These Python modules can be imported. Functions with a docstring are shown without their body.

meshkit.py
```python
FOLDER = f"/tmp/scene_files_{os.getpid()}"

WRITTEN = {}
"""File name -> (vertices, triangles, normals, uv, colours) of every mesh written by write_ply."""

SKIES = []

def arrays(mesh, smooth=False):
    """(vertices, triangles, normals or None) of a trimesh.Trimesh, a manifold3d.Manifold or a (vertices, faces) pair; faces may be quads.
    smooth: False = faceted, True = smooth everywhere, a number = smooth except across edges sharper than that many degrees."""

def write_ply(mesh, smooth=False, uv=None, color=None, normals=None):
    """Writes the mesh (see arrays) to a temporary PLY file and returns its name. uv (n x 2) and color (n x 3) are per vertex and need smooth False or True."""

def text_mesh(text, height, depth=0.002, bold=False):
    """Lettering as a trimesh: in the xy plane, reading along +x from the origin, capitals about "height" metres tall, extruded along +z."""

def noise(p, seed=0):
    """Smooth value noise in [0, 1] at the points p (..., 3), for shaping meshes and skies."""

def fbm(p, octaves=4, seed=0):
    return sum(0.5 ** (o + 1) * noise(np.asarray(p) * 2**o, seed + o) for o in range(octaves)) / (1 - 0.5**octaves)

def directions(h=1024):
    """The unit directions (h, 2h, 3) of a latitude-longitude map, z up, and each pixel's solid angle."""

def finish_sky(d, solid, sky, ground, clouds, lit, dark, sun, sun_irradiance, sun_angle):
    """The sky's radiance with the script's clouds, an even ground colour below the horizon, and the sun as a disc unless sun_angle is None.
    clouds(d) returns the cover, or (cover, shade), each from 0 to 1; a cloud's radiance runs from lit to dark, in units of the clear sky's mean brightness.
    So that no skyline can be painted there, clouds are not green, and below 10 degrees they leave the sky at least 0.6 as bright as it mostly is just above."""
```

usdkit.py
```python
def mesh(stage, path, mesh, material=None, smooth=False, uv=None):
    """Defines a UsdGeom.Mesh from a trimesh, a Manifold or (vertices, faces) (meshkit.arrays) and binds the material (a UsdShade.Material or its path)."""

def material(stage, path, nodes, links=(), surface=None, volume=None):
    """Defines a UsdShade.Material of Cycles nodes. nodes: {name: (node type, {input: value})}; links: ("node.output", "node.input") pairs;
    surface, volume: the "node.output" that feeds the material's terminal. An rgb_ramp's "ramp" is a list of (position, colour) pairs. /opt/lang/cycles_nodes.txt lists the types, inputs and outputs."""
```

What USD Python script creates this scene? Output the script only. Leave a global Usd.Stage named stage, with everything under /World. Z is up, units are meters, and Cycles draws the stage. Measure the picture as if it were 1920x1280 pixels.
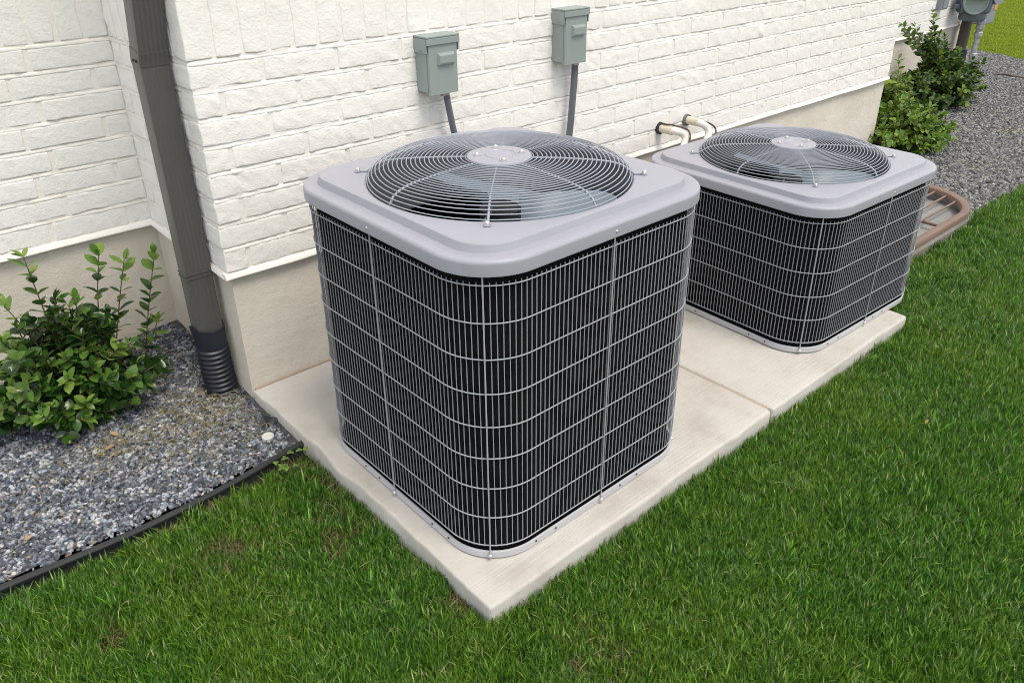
import math, random
import numpy as np
import trimesh
import meshkit, usdkit
from pxr import Usd, UsdGeom, UsdLux, UsdShade, Gf, Sdf, Vt

stage = Usd.Stage.CreateInMemory()
UsdGeom.SetStageUpAxis(stage, "Z")
UsdGeom.SetStageMetersPerUnit(stage, 1.0)
W_ = UsdGeom.Xform.Define(stage, "/World")
stage.SetDefaultPrim(W_.GetPrim())
UsdGeom.Scope.Define(stage, "/World/Looks")

# ------------------------------------------------------------------ camera, sky, sun, exposure
CAM = np.array([-0.827, -2.277, 1.466])
RX, RY, RZ = math.radians(62.444), math.radians(0.549), math.radians(-41.659)
FPX, SHIFT = 1479.75, -57.5
EXPOSURE = 0.85
SKY_STRENGTH = 0.13
SUN_INT, SUN_ANGLE = 0.34, 22.0
SUN_AZ, SUN_EL = math.radians(176), math.radians(64)      # azimuth = atan2(x, y) of the direction towards the sun


def rot_xyz(a, b, c):
    ca, sa, cb, sb, cc, sc = math.cos(a), math.sin(a), math.cos(b), math.sin(b), math.cos(c), math.sin(c)
    X = np.array([[1, 0, 0], [0, ca, -sa], [0, sa, ca]])
    Y = np.array([[cb, 0, sb], [0, 1, 0], [-sb, 0, cb]])
    Z = np.array([[cc, -sc, 0], [sc, cc, 0], [0, 0, 1]])
    return Z @ Y @ X


CM = rot_xyz(RX, RY, RZ)
cam = UsdGeom.Camera.Define(stage, "/World/camera")
m4 = np.eye(4)
m4[:3, :3] = CM.T
m4[3, :3] = CAM
cam.AddTransformOp().Set(Gf.Matrix4d(*m4.ravel().tolist()))
cam.CreateHorizontalApertureAttr(36.0)
cam.CreateVerticalApertureAttr(24.0)
cam.CreateFocalLengthAttr(36.0 * FPX / 1920.0)
cam.CreateVerticalApertureOffsetAttr(SHIFT / 1920.0 * 36.0)
cam.CreateClippingRangeAttr(Gf.Vec2f(0.05, 1000.0))
cam.CreateExposureAttr(EXPOSURE)

mat = lambda name, nodes, links, surface, **k: usdkit.material(stage, "/World/Looks/" + name, nodes, links, surface=surface, **k)

sky_mat = mat("sky_look", {
    "sky": ("sky_texture", {"sky_type": "single_scattering", "sun_disc": False, "sun_elevation": SUN_EL, "sun_rotation": SUN_AZ, "air_density": 1.0, "aerosol_density": 2.5, "ozone_density": 0.8}),
    "tc": ("texture_coordinate", {}), "cn": ("noise_texture", {"scale": 2.2, "detail": 5.0, "roughness": 0.55}),
    "cr": ("rgb_ramp", {"ramp": [(0.35, (0.25, 0.25, 0.25)), (0.65, (0.85, 0.85, 0.85))]}),
    "mx": ("mix_color", {"blend_type": "mix", "b": (6.75, 6.6, 6.4), "use_clamp": False}),
    "bg": ("background_shader", {"strength": SKY_STRENGTH})},
    [("tc.generated", "cn.vector"), ("cn.fac", "cr.fac"), ("cr.color", "mx.fac"), ("sky.color", "mx.a"), ("mx.result", "bg.color")], "bg.background")
dome = UsdLux.DomeLight.Define(stage, "/World/sky")
UsdShade.MaterialBindingAPI.Apply(dome.GetPrim()).Bind(sky_mat)
dome.GetPrim().SetCustomDataByKey("kind", "structure")
sun = UsdLux.DistantLight.Define(stage, "/World/sun")
sun.CreateNormalizeAttr(True) if hasattr(sun, "CreateNormalizeAttr") else None
sun.CreateIntensityAttr(SUN_INT)
sun.CreateAngleAttr(SUN_ANGLE)
sun.CreateColorAttr(Gf.Vec3f(1.0, 0.92, 0.80))
S = np.array([math.sin(SUN_AZ) * math.cos(SUN_EL), math.cos(SUN_AZ) * math.cos(SUN_EL), math.sin(SUN_EL)])
zx = S
xx = np.cross([0, 0, 1.0], zx); xx /= np.linalg.norm(xx)
yx = np.cross(zx, xx)
sm = np.eye(4); sm[0, :3] = xx; sm[1, :3] = yx; sm[2, :3] = zx
sun.AddTransformOp().Set(Gf.Matrix4d(*sm.ravel().tolist()))

# ------------------------------------------------------------------ helpers
_used = {}


def unique(parent, name):
    key = (parent, name)
    k = _used.get(key, -1) + 1
    _used[key] = k
    return f"{parent}/{name}" if k == 0 else f"{parent}/{name}_{k:03d}"


def setd(prim, label=None, cat=None, group=None, kind=None):
    for k, v in (("label", label), ("category", cat), ("group", group), ("kind", kind)):
        if v:
            prim.SetCustomDataByKey(k, v)


def thing(name, label=None, cat=None, loc=(0, 0, 0), rotz=0.0, group=None, kind=None):
    x = UsdGeom.Xform.Define(stage, unique("/World", name))
    x.AddTranslateOp().Set(Gf.Vec3d(*map(float, loc)))
    if rotz:
        x.AddRotateZOp().Set(math.degrees(rotz))
    setd(x.GetPrim(), label, cat, group, kind)
    return x.GetPrim()


def obj(name, mesh, material, parent=None, smooth=False, label=None, cat=None, group=None, kind=None, loc=None):
    base = "/World" if parent is None else str(parent.GetPath())
    m = usdkit.mesh(stage, unique(base, name), mesh, material, smooth=smooth)
    if loc is not None:
        m.AddTranslateOp().Set(Gf.Vec3d(*map(float, loc)))
    setd(m.GetPrim(), label, cat, group, kind)
    set_tone(m, mesh)
    return m.GetPrim()


class Toned(tuple):
    tone = None


def set_tone(m, mesh):
    t = getattr(mesh, "tone", None)
    if t is not None:
        UsdGeom.PrimvarsAPI(m).CreatePrimvar("tone", Sdf.ValueTypeNames.FloatArray, "vertex").Set(Vt.FloatArray.FromNumpy(np.asarray(t, np.float32)))


def toned(v, f, t):
    q = Toned((np.asarray(v), np.asarray(f))); q.tone = np.full(len(v), t)
    return q


class MB:
    def __init__(self):
        self.v, self.f, self.n, self.t = [], [], 0, []

    def add(self, v, f, tone=None):
        v = np.asarray(v, float); f = np.asarray(f, int)
        if tone is not None:
            self.t.append(np.full(len(v), float(tone)))
        if f.shape[1] == 4:
            f = np.vstack([f[:, [0, 1, 2]], f[:, [0, 2, 3]]])
        self.v.append(v); self.f.append(f + self.n); self.n += len(v)
        return self

    def mesh(self):
        if self.t:
            q = Toned((np.vstack(self.v), np.vstack(self.f))); q.tone = np.concatenate(self.t)
            return q
        return trimesh.Trimesh(np.vstack(self.v), np.vstack(self.f), process=False)


def box(x0, x1, y0, y1, z0, z1, r=0.0):
    """A box, its edges rounded by r."""
    hx, hy, hz = (x1 - x0) / 2, (y1 - y0) / 2, (z1 - z0) / 2
    if r <= 0:
        b = trimesh.creation.box([2 * hx, 2 * hy, 2 * hz])
    else:
        b = gridbox([_cuts(h, r) for h in (hx, hy, hz)])
        b = round_off(b, (hx, hy, hz), r)
    b.apply_translation([(x0 + x1) / 2, (y0 + y1) / 2, (z0 + z1) / 2])
    return b


def _cuts(h, r, step=None):
    r = min(r, h * 0.95)
    inner = [-h + r, h - r]
    if step:
        n = max(1, int(round(2 * (h - r) / step)))
        inner = list(np.linspace(-h + r, h - r, n + 1))
    return np.array([-h, -h + 0.35 * r] + inner + [h - 0.35 * r, h])


def gridbox(cuts):
    """Closed box surface on the given cut lines, vertices shared."""
    V, F, idx = [], [], {}

    def vid(p):
        key = tuple(round(float(c), 6) for c in p)
        if key not in idx:
            idx[key] = len(V); V.append(p)
        return idx[key]
    for ax in range(3):
        a, b = (ax + 1) % 3, (ax + 2) % 3
        for side in (0, -1):
            A, B = cuts[a], cuts[b]
            ids = np.empty((len(A), len(B)), int)
            for i, u in enumerate(A):
                for j, w in enumerate(B):
                    p = [0, 0, 0]; p[ax] = cuts[ax][side]; p[a] = u; p[b] = w
                    ids[i, j] = vid(p)
            q = np.stack([ids[:-1, :-1], ids[1:, :-1], ids[1:, 1:], ids[:-1, 1:]], -1).reshape(-1, 4)
            F.append(q if side == -1 else q[:, ::-1])
    F = np.vstack(F)
    return trimesh.Trimesh(np.array(V, float), np.vstack([F[:, [0, 1, 2]], F[:, [0, 2, 3]]]), process=False)


def round_off(b, h, r):
    h = np.array(h); r_ = np.minimum(r, h * 0.95)
    p = np.array(b.vertices)
    q = np.clip(p, -h + r_, h - r_)
    d = (p - q) / r_
    n = np.linalg.norm(d, axis=1, keepdims=True)
    d = np.where(n > 1e-9, d / np.maximum(n, 1e-9), d)
    b.vertices = q + d * r_
    return b


def tube(points, radius, sides=8, closed=False, cap=True):
    p = np.asarray(points, float)
    rad = np.broadcast_to(np.asarray(radius, float), (len(p),))
    t = np.roll(p, -1, 0) - np.roll(p, 1, 0) if closed else np.gradient(p, axis=0)
    t /= np.linalg.norm(t, axis=1, keepdims=True) + 1e-12
    ref = np.array([0, 0, 1.0]) if abs(t[0][2]) < 0.9 else np.array([1.0, 0, 0])
    a = np.cross(t[0], ref); a /= np.linalg.norm(a)
    As = []
    for k in range(len(p)):
        a = a - t[k] * (a @ t[k]); a /= np.linalg.norm(a) + 1e-12
        As.append(a)
    As = np.array(As); Bs = np.cross(t, As)
    ang = np.arange(sides) * 2 * np.pi / sides + np.pi / sides
    v = p[:, None] + rad[:, None, None] * (np.cos(ang)[None, :, None] * As[:, None] + np.sin(ang)[None, :, None] * Bs[:, None])
    n = len(p); m = n if closed else n - 1
    i, j = np.meshgrid(np.arange(m), np.arange(sides), indexing="ij")
    k = (i + 1) % n
    q = np.stack([i * sides + j, k * sides + j, k * sides + (j + 1) % sides, i * sides + (j + 1) % sides], -1).reshape(-1, 4)[:, ::-1]
    V = v.reshape(-1, 3)
    F = np.vstack([q[:, [0, 1, 2]], q[:, [0, 2, 3]]])
    if cap and not closed:
        V = np.vstack([V, p[0], p[-1]])
        a0 = np.arange(sides); c0, c1 = n * sides, n * sides + 1; o = (n - 1) * sides
        F = np.vstack([F, np.stack([np.full(sides, c0), a0, (a0 + 1) % sides], 1)[:, ::-1], np.stack([np.full(sides, c1), o + (a0 + 1) % sides, o + a0], 1)[:, ::-1]])
    return trimesh.Trimesh(V, F, process=False)


def smoothpath(pts, n=40):
    """Catmull-Rom through the points."""
    p = np.asarray(pts, float)
    p = np.vstack([2 * p[0] - p[1], p, 2 * p[-1] - p[-2]])
    out = []
    seg = len(p) - 3
    per = max(2, n // seg)
    for k in range(seg):
        a, b, c, d = p[k:k + 4]
        for t in np.linspace(0, 1, per, endpoint=False):
            out.append(0.5 * (2 * b + (c - a) * t + (2 * a - 5 * b + 4 * c - d) * t * t + (3 * b - a - 3 * c + d) * t ** 3))
    out.append(p[-2])
    return np.array(out)


def loft(rings, closed_top=False, closed_bottom=False):
    """rings: list of (n,3) arrays, same n; consecutive rings joined."""
    n = len(rings[0]); V = np.vstack(rings); F = []
    j = np.arange(n)
    for k in range(len(rings) - 1):
        a, b = k * n, (k + 1) * n
        F.append(np.stack([a + j, a + (j + 1) % n, b + (j + 1) % n, b + j], 1))
    F = np.vstack(F); F = np.vstack([F[:, [0, 1, 2]], F[:, [0, 2, 3]]])
    extra = []
    for flag, o, rev in ((closed_bottom, 0, True), (closed_top, (len(rings) - 1) * n, False)):
        if flag:
            c = len(V) + len(extra); extra.append(V[o:o + n].mean(0))
            t = np.stack([np.full(n, c), o + j, o + (j + 1) % n], 1)
            F = np.vstack([F, t[:, ::-1] if rev else t])
    if extra:
        V = np.vstack([V, extra])
    return trimesh.Trimesh(V, F, process=False)


def rsq_radius(th, h, r):
    c, s = np.abs(np.cos(th)), np.abs(np.sin(th))
    big, small = np.maximum(c, s), np.minimum(c, s)
    rho = h / big
    k = h - r
    dc = (c + s) * k
    disc = np.maximum(dc * dc - (2 * k * k - r * r), 0)
    return np.where(rho * small <= k, rho, dc + np.sqrt(disc))


def rsq_ring(h, r, z, n=256):
    th = np.arange(n) * 2 * np.pi / n
    rho = rsq_radius(th, h, r)
    return np.column_stack([rho * np.cos(th), rho * np.sin(th), np.full(n, z)])


def circ_ring(R, z, n=256):
    th = np.arange(n) * 2 * np.pi / n
    return np.column_stack([R * np.cos(th), R * np.sin(th), np.full(n, z)])


def rsq_path(h, r, n):
    """n points evenly spaced along a rounded square's outline, with outward normals."""
    th = np.linspace(0, 2 * np.pi, 4001)
    rho = rsq_radius(th, h, r)
    x, y = rho * np.cos(th), rho * np.sin(th)
    s = np.concatenate([[0], np.cumsum(np.hypot(np.diff(x), np.diff(y)))])
    u = np.arange(n) / n * s[-1]
    return np.column_stack([np.interp(u, s, x), np.interp(u, s, y)])


cat_ = lambda ms: trimesh.util.concatenate(ms)

# ------------------------------------------------------------------ materials
def paint_nodes(base, var, rough=0.5, fine=320.0, coarse=38.0, bump=0.35, dist=0.0015, spec=0.35):
    return ({
        "g": ("geometry", {}), "n1": ("noise_texture", {"scale": coarse, "detail": 5.0, "roughness": 0.6}), "n2": ("noise_texture", {"scale": fine, "detail": 3.0}),
        "n3": ("noise_texture", {"scale": 3.1, "detail": 4.0, "roughness": 0.6}),
        "r": ("rgb_ramp", {"ramp": [(0.25, var), (0.7, base)]}),
        "hm": ("math", {"math_type": "multiply_add", "value2": 0.35}),
        "b": ("bump", {"strength": bump, "distance": dist}),
        "p": ("principled_bsdf", {"roughness": rough, "specular_ior_level": spec})},
        [("g.position", "n1.vector"), ("g.position", "n2.vector"), ("g.position", "n3.vector"), ("n3.fac", "r.fac"), ("r.color", "p.base_color"),
         ("n2.fac", "hm.value1"), ("n1.fac", "hm.value3"), ("hm.value", "b.height"), ("b.normal", "p.normal")])


def brick_paint(name, base, var, brown, thresh):
    n, l = paint_nodes(base, var, rough=0.55, fine=190.0, coarse=48.0, bump=0.75, dist=0.0035)
    n["hm"][1]["value2"] = 0.42
    n["rn"] = ("noise_texture", {"type": "ridged_multifractal", "scale": 21.0, "detail": 2.5, "roughness": 0.5, "distortion": 0.6})
    n["rm"] = ("math", {"math_type": "multiply_add", "value2": 0.55})
    l = [x for x in l if x != ("hm.value", "b.height")] + [("g.position", "rn.vector"), ("rn.fac", "rm.value1"), ("hm.value", "rm.value3"), ("rm.value", "b.height")]
    n["g2"] = ("geometry", {})
    n["sx"] = ("separate_xyz", {})
    n["under"] = ("map_range", {"from_min": -0.25, "from_max": -0.8, "to_min": 0.0, "to_max": 1.0, "clamp": True})
    n["bn"] = ("noise_texture", {"scale": 9.0, "detail": 4.0, "roughness": 0.65})
    n["br"] = ("map_range", {"from_min": thresh, "from_max": thresh + 0.12, "to_min": 0.0, "to_max": 1.0, "clamp": True})
    n["mul"] = ("math", {"math_type": "multiply"})
    n["mx"] = ("mix_color", {"blend_type": "mix", "b": brown})
    l = [x for x in l if x != ("r.color", "p.base_color")]
    l += [("g2.true_normal", "sx.vector"), ("sx.z", "under.value"), ("g2.position", "bn.vector"), ("bn.fac", "br.value"), ("under.result", "mul.value1"), ("br.result", "mul.value2"),
          ("mul.value", "mx.fac"), ("r.color", "mx.a"), ("mx.result", "p.base_color")]
    return mat(name, n, l, "p.BSDF")


M = {}
M["brick"] = brick_paint("painted_brick", (0.80, 0.782, 0.742), (0.745, 0.725, 0.685), (0.36, 0.26, 0.18), 0.38)
M["brick2"] = brick_paint("painted_brick_cool", (0.785, 0.775, 0.745), (0.73, 0.72, 0.69), (0.38, 0.28, 0.19), 0.42)
n, l = paint_nodes((0.805, 0.79, 0.75), (0.74, 0.71, 0.655), rough=0.6, fine=300, coarse=70, bump=0.7, dist=0.003)
M["mortar"] = mat("painted_mortar", n, l, "p.BSDF")
n, l = paint_nodes((0.64, 0.60, 0.53), (0.52, 0.475, 0.40), rough=0.85, fine=150, coarse=24, bump=0.9, dist=0.0045, spec=0.2)
M["foundation"] = mat("foundation_stucco", n, l, "p.BSDF")
n, l = paint_nodes((0.805, 0.79, 0.75), (0.74, 0.71, 0.66), rough=0.55, coarse=30, bump=0.4)
M["ledge"] = mat("painted_ledge", n, l, "p.BSDF")

# concrete with a broom finish along x
M["concrete"] = mat("broomed_concrete", {
    "g": ("geometry", {}), "mp": ("mapping", {"mapping_type": "point", "scale": (3.0, 210.0, 3.0)}), "n": ("noise_texture", {"scale": 1.0, "detail": 3.0, "roughness": 0.7}),
    "n2": ("noise_texture", {"scale": 4.0, "detail": 6.0, "roughness": 0.65}), "n3": ("noise_texture", {"scale": 240.0, "detail": 2.0}),
    "r": ("rgb_ramp", {"ramp": [(0.28, (0.40, 0.368, 0.325)), (0.48, (0.50, 0.475, 0.435)), (0.75, (0.55, 0.53, 0.495))]}),
    "ad": ("math", {"math_type": "multiply_add", "value2": 0.4}), "b": ("bump", {"strength": 0.9, "distance": 0.0032}), "p": ("principled_bsdf", {"roughness": 0.85, "specular_ior_level": 0.2}),
    "st": ("rgb_ramp", {"ramp": [(0.3, (0.92, 0.92, 0.92)), (0.6, (1, 1, 1))]}), "mm": ("mix_color", {"blend_type": "multiply", "fac": 0.8})},
    [("g.position", "mp.vector"), ("mp.vector", "n.vector"), ("g.position", "n2.vector"), ("g.position", "n3.vector"), ("n2.fac", "r.fac"), ("n.fac", "st.fac"), ("r.color", "mm.a"), ("st.color", "mm.b"),
     ("mm.result", "p.base_color"), ("n3.fac", "ad.value1"), ("n.fac", "ad.value3"), ("ad.value", "b.height"), ("b.normal", "p.normal")], "p.BSDF")
n, l = paint_nodes((0.42, 0.34, 0.26), (0.30, 0.24, 0.18), rough=0.9, bump=0.4)
M["joint"] = mat("joint_filler", n, l, "p.BSDF")


def metal_paint(name, col, rough=0.42, spec=0.5, var=0.06, bump=0.06, scale=900.0):
    c = np.array(col)
    n, l = paint_nodes(tuple(c), tuple(c * (1 - var)), rough=rough, fine=scale, coarse=60, bump=bump, dist=0.0004, spec=spec)
    return mat(name, n, l, "p.BSDF")


M["cap"] = metal_paint("unit_cap_paint", (0.315, 0.318, 0.36), rough=0.4, bump=0.10)
M["wire"] = metal_paint("wire_paint", (0.34, 0.355, 0.38), rough=0.4)
M["thinwire"] = metal_paint("thin_wire_paint", (0.28, 0.29, 0.315), rough=0.4)
M["grille"] = metal_paint("grille_paint", (0.30, 0.32, 0.36), rough=0.38)
M["pan"] = metal_paint("base_pan_paint", (0.43, 0.435, 0.455), rough=0.42)
M["blade"] = metal_paint("fan_blade", (0.20, 0.25, 0.30), rough=0.42)
M["shroud"] = metal_paint("shroud_metal", (0.11, 0.115, 0.13), rough=0.3)
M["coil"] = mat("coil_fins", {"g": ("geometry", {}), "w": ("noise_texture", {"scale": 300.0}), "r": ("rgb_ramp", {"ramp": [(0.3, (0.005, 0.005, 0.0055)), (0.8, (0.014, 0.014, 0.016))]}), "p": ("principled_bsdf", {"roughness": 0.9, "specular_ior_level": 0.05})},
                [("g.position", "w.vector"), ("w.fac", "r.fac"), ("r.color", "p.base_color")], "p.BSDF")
M["black"] = metal_paint("black_plastic", (0.018, 0.02, 0.024), rough=0.5, spec=0.4)
M["hose"] = metal_paint("hose_plastic", (0.008, 0.011, 0.019), rough=0.45, spec=0.5, var=0.3, bump=0.2)
M["screw"] = mat("screw_metal", {"p": ("principled_bsdf", {"base_color": (0.6, 0.6, 0.6), "metallic": 0.9, "roughness": 0.3})}, [], "p.BSDF")
M["ebox"] = metal_paint("disconnect_paint", (0.245, 0.285, 0.275), rough=0.45, bump=0.08)
M["conduit"] = metal_paint("conduit_plastic", (0.105, 0.112, 0.135), rough=0.5)
M["fitting"] = metal_paint("fitting_plastic", (0.13, 0.13, 0.13), rough=0.5)
M["gutter"] = metal_paint("gutter_paint", (0.078, 0.075, 0.071), rough=0.42, var=0.15, bump=0.12)
M["pvc"] = metal_paint("line_cover", (0.74, 0.72, 0.66), rough=0.5)
M["pvc_beige"] = metal_paint("sleeve_beige", (0.62, 0.56, 0.44), rough=0.5)
M["cable"] = metal_paint("brown_cable", (0.07, 0.045, 0.04), rough=0.5)
M["well"] = metal_paint("well_rim_paint", (0.19, 0.125, 0.095), rough=0.55, var=0.2)
M["wellwall"] = metal_paint("well_wall", (0.33, 0.33, 0.32), rough=0.6, var=0.2)
M["wellfloor"] = metal_paint("well_floor", (0.27, 0.27, 0.265), rough=0.7, var=0.3)
M["skirt"] = metal_paint("well_skirt", (0.22, 0.20, 0.17), rough=0.8, var=0.5)
M["meter"] = metal_paint("meter_paint", (0.085, 0.10, 0.115), rough=0.45)
M["meter2"] = metal_paint("meter_light", (0.20, 0.225, 0.24), rough=0.45)
M["galv"] = mat("galvanised_pipe", {"g": ("geometry", {}), "n": ("noise_texture", {"scale": 40.0, "detail": 3.0}), "r": ("rgb_ramp", {"ramp": [(0.3, (0.25, 0.26, 0.28)), (0.7, (0.45, 0.46, 0.48))]}), "p": ("principled_bsdf", {"metallic": 0.6, "roughness": 0.45})},
                [("g.position", "n.vector"), ("n.fac", "r.fac"), ("r.color", "p.base_color")], "p.BSDF")
M["brownpost"] = metal_paint("brown_post", (0.07, 0.055, 0.045), rough=0.6)
M["orange"] = metal_paint("orange_tag", (0.55, 0.27, 0.09), rough=0.5)
M["dial"] = metal_paint("meter_dial", (0.28, 0.33, 0.31), rough=0.3)
M["white"] = metal_paint("white_plastic", (0.62, 0.61, 0.57), rough=0.5, var=0.2)
M["edging"] = metal_paint("edging_plastic", (0.022, 0.025, 0.026), rough=0.6, var=0.35, bump=0.25, scale=300)
M["edging_side"] = metal_paint("edging_dusty", (0.10, 0.11, 0.105), rough=0.7, var=0.5, bump=0.25, scale=300)


def ground_mat(name, ramp, scale, bump=0.6, dist=0.01, detail=8.0):
    return mat(name, {"g": ("geometry", {}), "n": ("noise_texture", {"scale": scale, "detail": detail, "roughness": 0.65}), "v": ("voronoi_texture", {"scale": scale * 6}), "r": ("rgb_ramp", {"ramp": ramp}),
                      "b": ("bump", {"strength": bump, "distance": dist}), "p": ("principled_bsdf", {"roughness": 0.9, "specular_ior_level": 0.15})},
               [("g.position", "n.vector"), ("g.position", "v.vector"), ("n.fac", "r.fac"), ("r.color", "p.base_color"), ("v.distance", "b.height"), ("b.normal", "p.normal")], "p.BSDF")


M["soil"] = ground_mat("lawn_soil", [(0.3, (0.010, 0.013, 0.005)), (0.55, (0.025, 0.024, 0.010)), (0.8, (0.08, 0.065, 0.038))], 9.0)
M["farlawn"] = ground_mat("far_lawn", [(0.3, (0.05, 0.085, 0.018)), (0.7, (0.085, 0.12, 0.025))], 14.0)
M["gravelbase"] = ground_mat("gravel_base", [(0.3, (0.035, 0.037, 0.042)), (0.5, (0.07, 0.07, 0.07)), (0.72, (0.12, 0.105, 0.07))], 12.0)


def island_mat(name, ramp, rough=0.6, spec=0.3, trans=0.0, hue=0.25, patch=None, patch_scale=2.0, patch_range=(0.45, 0.65)):
    """Colour by piece (random per island) and per copy; PATCH, a second ramp, takes over where a slow noise over the ground is high."""
    nodes = {"g": ("geometry", {}), "o": ("object_info", {}), "at": ("attribute", {"attribute": "tone"}), "a": ("math", {"math_type": "multiply_add", "value2": 0.16}), "fr": ("math", {"math_type": "subtract", "value2": 0.08, "use_clamp": True}), "r": ("rgb_ramp", {"ramp": ramp}),
             "p": ("principled_bsdf", {"roughness": rough, "specular_ior_level": spec})}
    links = [("o.random", "a.value1"), ("at.fac", "a.value3"), ("a.value", "fr.value1"), ("fr.value", "r.fac")]
    out = "r.color"
    if patch:
        nodes.update({"pn": ("noise_texture", {"scale": patch_scale, "detail": 3.0, "roughness": 0.6}), "pr": ("map_range", {"from_min": patch_range[0], "from_max": patch_range[1], "clamp": True}),
                      "r2": ("rgb_ramp", {"ramp": patch}), "mx": ("mix_color", {"blend_type": "mix"})})
        links += [("o.location", "pn.vector"), ("pn.fac", "pr.value"), ("fr.value", "r2.fac"), ("pr.result", "mx.fac"), ("r.color", "mx.a"), ("r2.color", "mx.b")]
        out = "mx.result"
    links.append((out, "p.base_color"))
    surf = "p.BSDF"
    if trans:
        nodes.update({"t": ("translucent_bsdf", {}), "ms": ("mix_closure", {"fac": trans})})
        links += [(out, "t.color"), ("p.BSDF", "ms.closure1"), ("t.BSDF", "ms.closure2")]
        surf = "ms.closure"
    return mat(name, nodes, links, surf)


# ------------------------------------------------------------------ dimensions fitted to the photograph
GZ = -0.072                       # soil level; the top of the concrete pad is z = 0
HB, HS, PITCH = 0.418, 1.071, 0.0798
BX1, BD = 4.38, 0.656            # bump-out: x 0..BX1, depth BD; the main wall plane is y = BD
HX0, HX1, HY1, HZ1 = -3.0, 7.35, 6.0, 2.75
PADF, PADR, JOINT = -1.253, 2.146, 1.19

# ------------------------------------------------------------------ ground sheets
def sheet(x0, x1, y0, y1, z, step, amp=0.0, seed=0, zf=None):
    nx, ny = max(1, int(round((x1 - x0) / step))), max(1, int(round((y1 - y0) / step)))
    X, Y = np.meshgrid(np.linspace(x0, x1, nx + 1), np.linspace(y0, y1, ny + 1), indexing="ij")
    Z = np.full_like(X, z)
    if amp:
        Z = Z + amp * (meshkit.fbm(np.stack([X * 6, Y * 6, X * 0], -1), 4, seed) - 0.5)
    if zf:
        Z = Z + zf(X, Y)
    i, j = np.meshgrid(np.arange(nx), np.arange(ny), indexing="ij")
    k = lambda a, b: a * (ny + 1) + b
    q = np.stack([k(i, j), k(i + 1, j), k(i + 1, j + 1), k(i, j + 1)], -1).reshape(-1, 4)
    return trimesh.Trimesh(np.stack([X, Y, Z], -1).reshape(-1, 3), np.vstack([q[:, [0, 1, 2]], q[:, [0, 2, 3]]]), process=False)


EDGE = np.array([(-3.2, -0.30), (-1.6, -0.335), (-1.1, -0.35), (-0.84, -0.358), (-0.526, -0.375), (-0.214, -0.361), (0.0, -0.334)])   # landscape edging, left bed
RIGHT = np.array([(2.15, -0.75), (2.34, -0.80), (2.38, -0.92), (3.4, -0.92), (3.72, -0.93), (4.4, -0.95), (6.0, -0.93), (8.35, -0.9)])  # lawn against the right-hand gravel
FARX = np.array([(-2.0, 8.35), (-0.9, 8.4), (0.0, 8.52), (0.5, 8.66), (1.0, 8.9), (2.0, 9.2), (4.0, 9.6), (7.0, 10.0)])               # (y, x): gravel against the far lawn


def lawn_front(x):
    """The lawn's border towards the house, as y, for each x."""
    x = np.asarray(x, float)
    e = np.interp(x, EDGE[:, 0], EDGE[:, 1] - 0.034)
    r = np.interp(x, RIGHT[:, 0], RIGHT[:, 1])
    return np.where(x < 0, e, np.where(x < PADR, PADF, r))


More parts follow.
